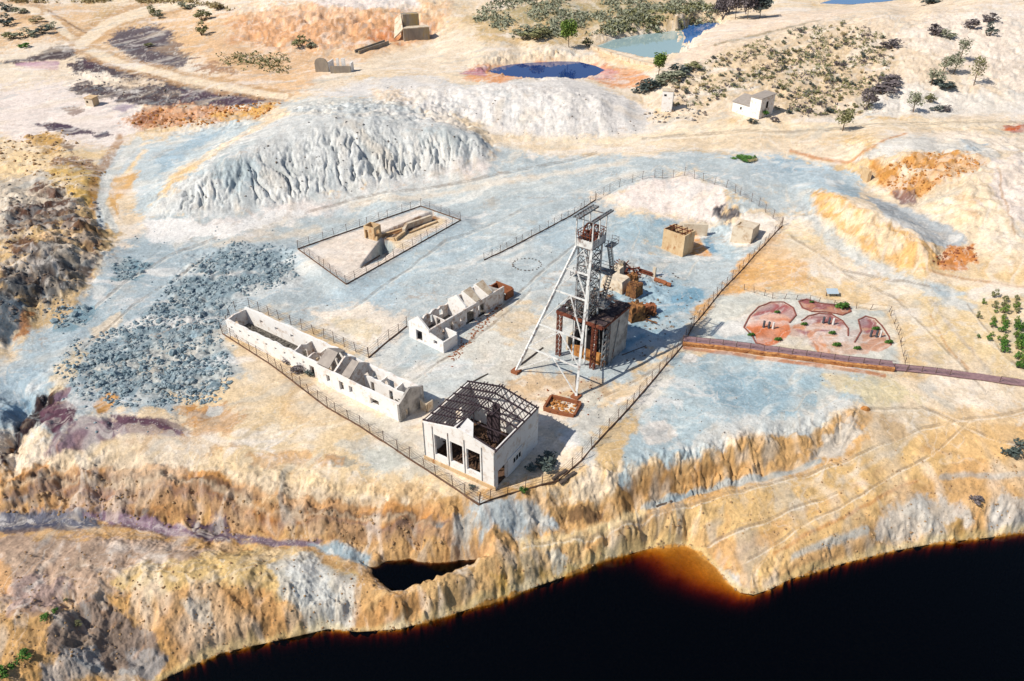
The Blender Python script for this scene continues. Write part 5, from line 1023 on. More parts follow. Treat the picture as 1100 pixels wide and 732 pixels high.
fence([(800, 312), (830, 321), (870, 324), (905, 330), (935, 333), (955, 335), (965, 360), (972, 390), (973, 400)], 'low broken rope fence behind the red gravel beds', None, 2.0, 1.1, False, 2, 'rope_fence', 'post', .15)
# ------------------------------------------------------------------ walkway
wp = [(733, 371.5), (790, 378), (850, 386), (910, 394), (960, 399.5), (1020, 406), (1110, 418)]
W_ = [wl(*p) for p in wp]; root = empty('raised_walkway', W_[0]); tag(root, 'purple brown raised walkway with ochre retaining wall and railing', 'walkway'); o0 = W_[0]
dk, rt, rl = MB(), MB(), MB()
for i, (a, b_) in enumerate(zip(W_, W_[1:])):
    n_ = max(1, round((b_-a).length/2.2))
    for k in range(n_):
        p, q_ = a.lerp(b_, k/n_)-o0, a.lerp(b_, (k+1)/n_)-o0; d_ = (q_-p).normalized(); nn = Vector((-d_.y, d_.x, 0)); hgt = .75 if i < 4 else .3
        p.z = hz(p.x+o0.x, p.y+o0.y)-o0.z+hgt; q_.z = hz(q_.x+o0.x, q_.y+o0.y)-o0.z+hgt
        dk.slab([p+nn*.15, q_+nn*.15, q_+nn*1.75, p+nn*1.75], .14)
        if i < 4: rt.slab([p-nn*.25+Vector((0, 0, -.1)), q_-nn*.25+Vector((0, 0, -.1)), q_+nn*.14+Vector((0, 0, -.02)), p+nn*.14+Vector((0, 0, -.02))], 1.1); rt.slab([p+nn*1.2-Vector((0, 0, .16)), q_+nn*1.2-Vector((0, 0, .16)), q_+nn*1.7-Vector((0, 0, .16)), p+nn*1.7-Vector((0, 0, .16))], .9)
        if i < 5 or k % 3 == 0:
            MB().tube(p+nn*.3, p+nn*.3+Vector((0, 0, 1)), .05, 5).put('railing_post', M['post'], root)
            rl.bar(p+nn*.3+Vector((0, 0, .95)), q_+nn*.3+Vector((0, 0, .95)), .05); rl.bar(p+nn*.3+Vector((0, 0, .5)), q_+nn*.3+Vector((0, 0, .5)), .04)
dk.put('deck', M['walk'], root); rt.put('retaining_wall', M['retain'], root); rl.put('rail', M['wire'], root)
# ------------------------------------------------------------------ garden: edging, shrubs, slabs, board
def ring(name, pts, label, group, rad=.16, mt='edging', cat='edging'):
    b = MB(); r = random.Random(int(pts[0][0])); W_ = [wl(*p) for p in pts]; o0 = W_[0]
    for a, c_ in zip(W_, W_[1:]):
        n_ = max(1, int((c_-a).length/.42))
        for k in range(n_):
            p = a.lerp(c_, k/n_)-o0; e_ = a.lerp(c_, (k+1)/n_)-o0; p.z = hz(p.x+o0.x, p.y+o0.y)-o0.z; e_.z = hz(e_.x+o0.x, e_.y+o0.y)-o0.z; b.bar(p, e_+(e_-p)*.15, .2, .26); V, Fc = rock_V(r.randint(0, 999), rad*r.uniform(.7, 1.3), rad*r.uniform(.7, 1.3), rad*.8); b.add([(v[0]+p.x, v[1]+p.y, v[2]+hz(p.x+o0.x, p.y+o0.y)-o0.z+.05) for v in V], Fc)
    return tag(b.put(name, M[mt], None, False, o0), label, cat, group)
bl = ['stone edging of the round red gravel bed nearest the fence', 'stone edging of the middle red gravel bed with a narrow foot', 'stone edging of the long thin red bed at the back', 'stone edging of the small pale red bed at the right']
for bd, l_ in zip([BEDS[0][11:]+BEDS[0][:8], BEDS[1][:7], BEDS[2]+BEDS[2][:1], BEDS[3][8:]+BEDS[3][:6]], bl): ring('bed_edging', bd, l_, 'stone edgings of the red beds')
def leaf_clump(seed, n_, rx, ry, rz, leaf, zc=None, holes=.25, dens=.55):
    r = random.Random(seed); b = MB(); zc = rz if zc is None else zc
    blobs = [(r.uniform(-.6, .6)*rx, r.uniform(-.6, .6)*ry, zc+r.uniform(-.55, .65)*rz, r.uniform(.35, .6)) for _ in range(max(4, int(n_/40)))]
    for k in range(n_):
        bx, by, bz, br = r.choice(blobs); d_ = Vector((r.gauss(0, 1), r.gauss(0, 1), r.gauss(0, 1))).normalized()*r.random()**.4
        p = Vector((bx+d_.x*rx*br, by+d_.y*ry*br, max(.05, bz+d_.z*rz*br)))
        a = Vector((r.gauss(0, 1), r.gauss(0, 1), r.gauss(0, .6))).normalized(); c_ = a.cross(Vector((r.gauss(0, 1), r.gauss(0, 1), r.gauss(0, 1)))).normalized()
        l_ = leaf*r.uniform(.6, 1.4); b.add([p-a*l_, p-c_*l_*.5, p+a*l_, p+c_*l_*.5], [(0, 1, 2, 3)])
    return b
def stems(b, h, rx, ry, seed, n_=5, r0=.06):
    r = random.Random(seed)
    for k in range(n_):
        t_ = r.uniform(0, 6.3); b.tube((0, 0, -.2), (rx*.6*math.cos(t_), ry*.6*math.sin(t_), h*r.uniform(.5, .9)), r0, 4, r0*.4)
    return b
flat = [leaf_clump(60+k, 170, .75, .75, .32, .14) for k in range(2)]
fl_me = []
for px, py, sc_, where in ((807, 361, 1., 'by the left edge of the round red bed'), (836, 366, 1.05, 'at the front of the round red bed near the walkway'), (835, 336.5, .85, 'high up in the round red bed'), (864, 349.5, .95, 'at the left tip of the middle red bed'), (894, 359, 1., 'in the pale gravel of the middle bed'), (899, 372, 1.15, 'below the middle bed beside the walkway'), (921, 375.5, 1., 'between the middle bed and the small right bed'), (941, 354.5, 1.05, 'in the small pale red bed'), (955, 369, 1.1, 'at the right end of the beds by the rope fence'), (905, 331.5, 2.0, 'largest, bright on the long thin bed'), (872, 325.5, .7, 'smallest, on the long thin bed')):
    rt_ = empty('low_shrub', wl(px, py)); rt_.scale = (sc_, sc_, sc_); tag(rt_, 'low round green shrub '+where, 'shrub', 'shrubs in the gravel garden')
    if not fl_me: fl_me = [flat[0].put('foliage', LM['olive' if px == 955 else 'green'], rt_), stems(MB(), .35, .5, .5, 3, 4, .03).put('stem', M['bark'], rt_)]
    else:
        for o in fl_me: c_ = o.copy(); C.objects.link(c_); c_.parent = rt_
g1 = 'upright slabs in the red gravel beds'
wh = [('in the round red bed', [(820, 352), (825.5, 353), (830, 353.5)]), ('in the middle red bed', [(884, 347.5), (890, 348.5), (894.5, 349)]), ('in the small right bed', [(935, 362), (941, 362.5), (945, 362.5)])]
for w_, pp in wh:
    for k, p in enumerate(pp):
        o = MB().box(-.09, .09, -.16, .16, -.1, 1.25).put('stone_slab', M['slate' if k != 2 else 'white_slab'], None, False, wl(*p)); o.rotation_euler = (0, 0, .5)
        tag(o, '%s upright slab, %s of the three %s' % ('pale' if k == 2 else 'dark slate', ('leftmost', 'middle', 'rightmost')[k], w_), 'slab', g1)
o = empty('information_board', wl(893, 318)); tag(o, 'pale blue slanted board standing on the sand behind the gravel beds', 'board')
MB().slab([(-1., -.55, .7), (1., -.55, .7), (1., .55, 1.2), (-1., .55, 1.2)], .08).put('panel', M['board'], o)
for s_ in (-.9, .9): MB().box(s_-.06, s_+.06, -.06, .06, -.3, .9).put('leg', M['post'], o)

# ------------------------------------------------------------------ pit enclosure
A = wl(394, 252); rt_ = empty('pit_hut', wl(401, 255), ang+.12); tag(rt_, 'small roofless yellow concrete hut beside the open pit', 'hut')
for p0, p1, op, nm in (((-1.3, -1.1), (1.3, -1.1), [(.3, 1.0, 0, 1.9)], 'front_wall'), ((1.3, -.9), (1.3, 1.1), [(.5, 1.4, 1, 1.9)], 'side_wall'), ((1.1, 1.1), (-1.3, 1.1), [], 'back_wall'), ((-1.3, .9), (-1.3, -.9), [(.5, 1.2, .9, 1.8)], 'side_wall')):
    MB().wall(p0, p1, .2, 2.7, op).put(nm, M['ochre_wall'], rt_)
def strip_wall(nm, pts, h, w, mt, label, cat='wall', zoff=0):
    W_ = [wl(*p) for p in pts]; o0 = W_[0]; b = MB()
    for a, c_ in zip(W_, W_[1:]): b.bar(a-o0+Vector((0, 0, zoff)), c_-o0+Vector((0, 0, zoff)), w, h*2)
    return tag(b.put(nm, M[mt], None, False, o0), label, cat)
strip_wall('retaining_wall', [(404, 259), (411, 256), (437, 243)], .9, .5, 'ochre_wall', 'short stained concrete wall along the left rim of the pit')
strip_wall('retaining_wall', [(412, 264), (425, 259), (434, 252)], .7, .5, 'ochre_wall', 'broken stained concrete wall along the near rim of the pit')
strip_wall('pit_wall', [(434, 252), (437, 246), (463, 237)], 1.2, .6, 'pale_conc', 'long concrete wall by the narrow end of the pit')
strip_wall('pit_kerb', [(470, 239), (440, 251)], .35, .3, 'ochre_wall', 'low thin kerb beside the narrow end of the pit')
strip_wall('beam', [(388, 288), (407, 266)], .12, .3, 'wood', 'grey timber beam at the edge of the pit ramp', 'beam')
# ------------------------------------------------------------------ bunker and blocks on the shaft side
A, B = wl(710.5, 267), wl(733, 276.5); u = Vector((B.x-A.x, B.y-A.y, 0)); bw = u.length
bk = empty('ore_bunker', (A.x, A.y, A.z), math.atan2(u.y, u.x)); tag(bk, 'square ochre concrete bunker with open dark top and rusty beams', 'bunker')
bd_ = 3.6; bh = 4.3
MB().wall((0, 0), (bw, 0), .25, bh).put('front_wall', M['ochre_wall'], bk); MB().wall((bw, .25), (bw, bd_-.25), .25, bh).put('side_wall', M['ochre_wall'], bk)
MB().wall((bw, bd_), (0, bd_), .25, bh).put('back_wall', M['ochre_wall'], bk); MB().wall((0, bd_-.25), (0, .25), .25, bh).put('side_wall', M['ochre_wall'], bk)
MB().box(.26, bw-.26, .26, bd_-.26, 0, bh-1.6).put('filling', M['dirt'], bk)
for k in range(4): MB().bar((.3+k*bw/4, .1, bh+.1), (bw*(.15+.25*k), bd_-.1, bh+.12), .14).put('beam', M['rust'], bk)
MB().bar((.1, bd_*.5, bh+.22), (bw-.1, bd_*.62, bh+.22), .14).put('beam', M['rust'], bk)
A = wl(733, 252); o = tag(MB().wall((0, 0), (5, -.6), .5, 2.4, z0=-1.5).put('retaining_wall', M['pale_conc'], None, False, A), 'pale concrete retaining wall behind the square bunker', 'wall')
def block(nm, px, py, sx, sy, sz, mt, label, cat='block', rz=None, jag=.12, seed=1, n_=6, grp=None):
    r = random.Random(seed); V = []; Fc = []; b = MB()        # broken block: a box of rings with an uneven head
    ring_ = [(-sx/2+sx*k/n_, -sy/2) for k in range(n_)]+[(sx/2, -sy/2+sy*k/n_) for k in range(n_)]+[(sx/2-sx*k/n_, sy/2) for k in range(n_)]+[(-sx/2, sy/2-sy*k/n_) for k in range(n_)]
    m_ = len(ring_); jit = lambda s_: r.uniform(-jag, jag)*s_
    for lev, zz in enumerate((-.6, sz*.35, sz*.72, sz)):
        sh_ = 1-.05*lev
        for x, y in ring_: V.append((x*sh_+jit(.4), y*sh_+jit(.4), zz+(jit(1.) if lev else 0)))
    for lev in range(3):
        for k in range(m_): Fc.append((lev*m_+k, lev*m_+(k+1) % m_, (lev+1)*m_+(k+1) % m_, (lev+1)*m_+k))
    V.append((0, 0, sz+jit(1))); Fc += [(3*m_+k, 3*m_+(k+1) % m_, 4*m_) for k in range(m_)]
    o = mesh_obj(nm, V, Fc, M[mt], None, False, wl(px, py)); o.rotation_euler = (0, 0, ang if rz is None else rz); return tag(o, label, cat, grp)
bq = empty('concrete_block_house', wl(800, 257), ang); tag(bq, 'pale concrete block house with a broken corner beside the fence bend', 'block')
MB().wall((-2.2, -1.9), (1.9, -1.9), .3, 3.4, top=lambda s_: 3.4-(.9 if s_ < .9 else 0), cuts=[.9, 1.0, 2]).put('front_wall', M['pale_conc'], bq)
MB().wall((1.9, -1.6), (1.9, 1.6), .3, 3.3).put('side_wall', M['pale_conc'], bq); MB().wall((1.9, 1.9), (-2.2, 1.9), .3, 3.2).put('back_wall', M['pale_conc'], bq); MB().wall((-2.2, 1.6), (-2.2, -1.6), .3, 2.8, [(.8, 1.8, 1.2, 2.2)]).put('side_wall', M['pale_conc'], bq)
MB().box(-1.2, 1.58, -1.58, 1.58, 2.2, 3.25).put('top_slab', M['pale_conc'], bq)
block('concrete_footing', 661, 309, 4.6, 3.2, 2.2, 'pale_conc', 'large pale concrete footing behind the shaft house', seed=2)
block('concrete_cube', 663, 297, 1.9, 1.7, 2.0, 'pale_conc', 'pale concrete cube on the far side of the large footing', seed=3)
block('concrete_stump', 667, 291, 1.2, 1.2, 1.9, 'grey_conc', 'grey pointed concrete stump behind the pale cube', seed=4, jag=.3)
block('orange_block', 681, 317, 2.4, 2.2, 2.4, 'rust_rock', 'tilted orange stone block behind the shaft house corner', seed=5, jag=.35, rz=.9)
block('orange_block', 679, 305, 1.8, 1.5, 2.0, 'rust_rock', 'upright orange block stack between cube and rusty beam', seed=6, jag=.35, rz=.3)
block('buttress', 681, 343, 2.8, 2.6, 2.9, 'rust_rock', 'ribbed golden stone buttress at the right of the shaft house', seed=7, jag=.3, rz=.4)
block('red_block', 697, 336, 2.2, 1.6, 1.5, 'brick', 'rust red broken block right of the golden buttress', seed=8, jag=.3, rz=.2)
block('white_pillar_stone', 702.5, 297, .6, .5, 1.9, 'pale_conc', 'thin white standing post near the rusty beams', 'post', seed=9, jag=.05, n_=2)
block('broken_slab', 929, 194, .8, 3.0, 2.6, 'ochre_wall', 'lone brown standing wall stub by the orange mound', 'wall', seed=10, rz=.1)
for k, (p, q_, rr, mt, l_) in enumerate((((686, 292), (701, 297), .35, 'rust', 'rusty red girder lying behind the golden buttress'), ((704, 302), (720, 308), .42, 'brick', 'rusty round pipe lying beyond the thin white post'), ((557, 394), (583, 374), .12, 'wood', 'long dark pole lying left of the headframe'), ((602, 521), (617, 509), .28, 'wood', 'dark log lying beside the fence right of the engine house'), ((594, 516), (608, 506), .25, 'wood', 'shorter dark log next to the engine house bush'), ((507, 411), (524, 402), .1, 'wood', 'dark pole on the ground behind the engine house'), ((668, 382), (694, 372), .08, 'wood', 'thin bent rod lying right of the shaft house'), ((383.5, 57.5), (415.5, 46.5), .9, 'grey_conc', 'long concrete trough below the orange cliff'), ((930, 440), (938, 443), .4, 'orange_rock', 'orange stone lump on the terrace edge'), ((705, 545), (722, 539), .15, 'wood', 'dark plank lying in the grey ditch by the road'))):
    a, c_ = wl(*p), wl(*q_); b = MB()
    if mt == 'rust': 
        for dz in (.1, .6): b.bar(Vector((0, 0, dz)), c_-a+Vector((0, 0, dz)), .5, .12)
        b.bar(Vector((0, 0, .35)), c_-a+Vector((0, 0, .35)), .1, .5)
    elif mt == 'grey_conc':
        d_ = c_-a; nn = Vector((-d_.y, d_.x, 0)).normalized()*1.0
        b.bar(nn, d_+nn, .4, 2.2); b.bar(-nn, d_-nn, .4, 2.0); b.bar(Vector((0, 0, -.2)), d_+Vector((0, 0, -.2)), 1.58, .6)
    elif k == 8: V, Fc = rock_V(4, .8, .6, .6, 2); b.add(V, Fc)
    else:
        n_ = 5; pr = random.Random(k)
        pts = [Vector((0, 0, rr*.8)).lerp(c_-a+Vector((0, 0, rr*.8)), i_/n_)+Vector((pr.uniform(-1, 1)*rr*.3, pr.uniform(-1, 1)*rr*.3, 0)) for i_ in range(n_+1)]
        for x_, y_ in zip(pts, pts[1:]): b.tube(x_, y_, rr, 7, rr*.95)
    nm, cat = {0: ('girder', 'girder'), 1: ('pipe', 'pipe'), 7: ('trough', 'trough'), 8: ('stone', 'stone')}.get(k, ('log', 'log') if k in (3, 4) else ('pole', 'pole'))
    tag(b.put(nm, M[mt], None, False, a), l_, cat)
for k, (qx, qy, n_, sz_, l_) in enumerate(((676, 296, 40, 2.2, 'tangled heap of rusty scrap beside the pale cube'), (690, 340, 34, 2.0, 'tangled dark scrap right of the golden buttress'), (664, 287, 20, 1.4, 'small tangle of scrap near the grey stump'), (648, 322, 26, 1.6, 'scrap tangle against the back of the shaft house'))):
    rr = random.Random(k+5); b = MB()
    for _ in range(n_):
        p = Vector((rr.gauss(0, .5)*sz_, rr.gauss(0, .5)*sz_, abs(rr.gauss(.3, .35)))); d_ = Vector((rr.gauss(0, 1), rr.gauss(0, 1), rr.gauss(0, .45))).normalized()*rr.uniform(.5, 1.5)
        if rr.random() < .55: b.bar(p-d_, p+d_, rr.uniform(.07, .22))
        else: V, Fc = rock_V(rr.randint(0, 40), rr.uniform(.2, .6), rr.uniform(.2, .5), rr.uniform(.15, .45)); b.add([(v[0]+p.x, v[1]+p.y, v[2]+p.z*.6) for v in V], Fc)
    tag(b.put('scrap_heap', M['rust' if k % 2 == 0 else 'rust_rock'], None, False, wl(qx, qy)), l_, 'scrap heap', 'scrap heaps by the shaft house')
sp = empty('brick_sump', wl(584, 441), ang+.25); tag(sp, 'open rust brown brick sump full of debris behind the engine house', 'sump')
for x0, x1, y0_, y1, nm in ((0, 4.4, -.15, .15, 'rim_wall'), (0, 4.4, 3.0, 3.3, 'rim_wall'), (-.15, .15, .16, 2.99, 'rim_wall'), (4.25, 4.55, .16, 2.99, 'rim_wall')): MB().box(x0, x1, y0_, y1, -.4, .55).put(nm, M['brick'], sp)
b = MB(); r = random.Random(9)
for k in range(60): V, Fc = rock_V(k, r.uniform(.1, .4), r.uniform(.1, .4), r.uniform(.1, .3)); x = r.uniform(.4, 4.); y = r.uniform(.4, 2.8); b.add([(v[0]+x, v[1]+y, v[2]+.1) for v in V], Fc)
tag(b.put('debris', M['orange_rock'], sp), kind='stuff')
# ------------------------------------------------------------------ buildings further off
ho = empty('white_house', wl(786, 119.5), -.42); tag(ho, 'white two storey house with grey roof and low wing on the hillside', 'house')
A0, A1 = wl(786, 119.5), wl(815, 128.5); ho.rotation_euler = (0, 0, math.atan2(A1.y-A0.y, A1.x-A0.x)); hl_ = (A1-A0).length; zb = A0.z-min(A0.z, A1.z)
fr = hl_*.62
MB().wall((0, 0), (fr, 0), .3, 2.6, z0=-3, ops=[(2.6, 3.2, 1., 1.8)]).put('wing_wall', M['plaster'], ho); MB().wall((fr, 4.5), (0, 4.5), .3, 4.0, z0=-3).wall((0, 4.2), (0, .3), .3, 3.3, z0=-3, top=lambda s_: 4.-.36*s_).put('wing_wall', M['plaster'], ho)
MB().slab([(-.2, -.25, 2.75), (fr, -.25, 2.75), (fr, 4.7, 4.2), (-.2, 4.7, 4.2)], .15).put('wing_roof', M['roof'], ho)
MB().wall((fr+.003, -.1), (hl_, -.1), .3, 5.4, z0=-4).put('tower_wall', M['plaster'], ho)
MB().wall((hl_, .2), (hl_, 5.2), .3, 5.4, z0=-4, ops=[(1.9, 2.9, 2.5, 4.3)], top=lambda s_: 5.4+.1*s_).put('tower_wall', M['plaster2'], ho)
MB().wall((hl_, 5.5), (fr, 5.5), .3, 5.9, z0=-4).put('tower_wall', M['plaster'], ho); MB().wall((fr, 5.2), (fr, .2), .3, 5.4, z0=-4).put('tower_wall', M['plaster'], ho)
MB().slab([(fr-.2, -.4, 5.5), (hl_+.25, -.4, 5.5), (hl_+.25, 5.8, 6.05), (fr-.2, 5.8, 6.05)], .18).put('tower_roof', M['roof'], ho)
MB().box(hl_-.4, hl_-.1, 2.1, 3.1, 2.5, 4.3).put('window', M['black'], ho)
pt = empty('white_tower_stub', wl(716, 118.5), -.3); tag(pt, 'narrow white block tower standing among stones near the hill foot', 'tower')
MB().box(-1.5, 1.5, -1.2, 1.2, -1, 5.6).put('shaft', M['plaster'], pt); MB().box(-1.65, 1.65, -1.35, 1.35, 5.6, 5.8).put('cap', M['pale_conc'], pt); MB().box(-1., -.3, -1.24, -1.203, 4.2, 4.7).put('painted_opening', M['black'], pt)  # black plate on the solid shaft paints the dark of an opening
cr = empty('stepped_concrete_ruin', wl(448, 43), .35); tag(cr, 'grey stepped concrete ruin built into the orange cliff', 'ruin')
MB().box(-5, 5, 0, 5, -1.5, 4.2).put('lower_block', M['grey_conc'], cr); MB().box(-4, 2.2, 4, 8, 4.203, 8.6).put('upper_block', M['grey_conc'], cr); MB().box(-5.2, 5.2, -.2, 3.95, 4.203, 4.45).put('ledge', M['pale_conc'], cr)
MB().slab([(-5.2, .2, 4.2), (-4.02, 7.5, 8.6), (-6.5, 7.5, 6.5), (-8.5, 2, .8)], .5).put('sloping_wall', M['pale_conc'], cr)
rz_ = -.12
r1 = empty('arched_gable_ruin', wl(346, 77.5), rz_); tag(r1, 'small ruin with rounded gable and dark open front below the orange cliff', 'ruin')
b = MB(); b.wall((-2.3, 0), (2.3, 0), .4, 4, [(-0, .0, 0, 0)], lambda s_: 2.8+1.9*math.sqrt(max(0, 1-((s_-2.3)/2.3)**2))*.9, z0=-1, cuts=[.5*k for k in range(1, 9)]); b.put('gable_wall', M['grey_conc'], r1)
MB().wall((2.3, .4), (2.3, 6), .4, 3.0, z0=-1).put('side_wall', M['plaster'], r1); MB().wall((-1.9, 6), (-1.9, .4), .4, 3., z0=-1).put('side_wall', M['pale_conc'], r1)
r2 = empty('broken_wall_ruin', wl(366, 79), rz_); tag(r2, 'low broken ruin with white stumps right of the arched gable', 'ruin')
MB().wall((-3.5, 0), (3.2, .8), .5, 2.2, z0=-1).put('front_wall', M['grey_conc'], r2); MB().wall((-1.9, 2.2), (1, 2.4), .6, 4.2, [(.8, 1.7, 1.5, 5)], z0=-1, top=lambda s_: 4.4-.5*abs(s_-1)).put('back_wall', M['plaster'], r2); MB().wall((3.4, 1.35), (3.4, 4), .5, 3, z0=-1).put('side_wall', M['plaster'], r2)
r3 = empty('small_hut', wl(97, 114.5), -.3); tag(r3, 'tiny cream hut alone on the pale flat at upper left', 'hut')
MB().wall((-1.5, 0), (1.3, 0), .2, 2.3, [(.4, 1.2, .9, 1.6)], lambda s_: 2.3+.4*(1-abs(s_-1.4)/1.4), cuts=[1.4]).put('front_wall', M['pale_conc'], r3); MB().wall((1.3, .2), (1.3, 2.4), .2, 2.3).put('side_wall', M['ochre_wall'], r3); MB().wall((1.3, 2.6), (-1.5, 2.6), .2, 2.3).put('back_wall', M['pale_conc'], r3); MB().wall((-1.5, 2.4), (-1.5, .2), .2, 2.3).put('side_wall', M['pale_conc'], r3)
MB().slab([(-1.7, -.2, 2.45), (1.5, -.2, 2.45), (1.5, 2.8, 2.7), (-1.7, 2.8, 2.7)], .12).put('roof', M['ochre_wall'], r3)
strip_wall('dam_wall', [(636, 51.5), (660, 60), (690, 69), (706, 71.5)], .9, 1.6, 'pale_conc', 'pale dam wall between the blue pond and turquoise basin')

# ------------------------------------------------------------------ trees and shrubs
def tree(name, px, py, h, w, kind, label, group, seed, n_=900, leaf=.35, trunk=.3, cat='tree', low=.25):
    rt_ = empty(name, wl(px, py)); tag(rt_, label, cat, group); r = random.Random(seed); b = MB()
    top = Vector((r.uniform(-.1, .1)*w, r.uniform(-.1, .1)*w, h*.8)); b.tube((0, 0, -.5), top*.5, trunk*.5, 6, trunk*.36, False); b.tube(top*.5, top, trunk*.36, 6, trunk*.1, False)
    for k in range(7):
        t_ = r.uniform(.25, .85); a_ = r.uniform(0, 6.3); e_ = Vector((math.cos(a_)*w*.4, math.sin(a_)*w*.4, r.uniform(.1, .2)*h)); b.tube(top*t_, top*t_+e_, trunk*.16, 4, .02, False)
    b.put('trunk', M['bark'], rt_); leaf_clump(seed, n_, w*.5, w*.5, h*(1-low)*.5, leaf, h*(1+low)*.5).put('crown', LM[kind], rt_); return rt_
tree('pine_tree', 611, 51, 9.5, 7, 'pine', 'bright green pine beside the turquoise basin dam', None, 1, 1500, .42)
tree('pine_tree', 707, 82, 7.5, 4.5, 'pine', 'slender green young pine at the hill foot near the dam', None, 2, 1000, .36)
for k, (px, py, h, w) in enumerate(((776, 20, 11, 9), (790, 21, 13, 10), (803, 21, 11, 9), (816, 20, 9, 8))):
    tree('dense_tree', px, py, h, w, 'purple' if k < 3 else 'dark', ['leftmost dark purple tree of the clump behind the hill crest', 'tallest purple tree of the clump behind the hill crest', 'third purple tree of the clump behind the hill crest', 'dark grey green tree at the right end of the purple clump'][k], 'trees behind the hill crest', 30+k, 1100, .6)
tree('sparse_tree', 905, 141, 6.5, 4.5, 'olive', 'sparse olive tree standing alone beside the sandy road', None, 41, 500, .33)
tree('sparse_tree', 931, 117, 6, 5.5, 'purple', 'purple grey leafless looking tree by the white hump', None, 42, 600, .3)
tree('sparse_tree', 981, 121, 5.5, 4.5, 'sage', 'grey green sparse tree on the white hump', None, 43, 500, .3)
for k, (px, py, h, w, kd) in enumerate(((1030, 68, 8, 4, 'sage'), (1046, 92, 8, 5.5, 'olive'), (1012, 78, 5, 5, 'sage'), (1000, 92, 5, 6, 'sage'), (1024, 80, 6.5, 4, 'sage'))):
    tree('hill_tree', px, py, h, w, kd, ['pale tall poplar like tree on the hill above the white hump', 'loose olive tree right of the white hump', 'grey green tree halfway up between poplar and hump', 'broad grey green tree at the top edge of the white hump', 'pale sage tree just below the tall poplar'][k], 'trees on the right hill', 50+k, 420, .3)
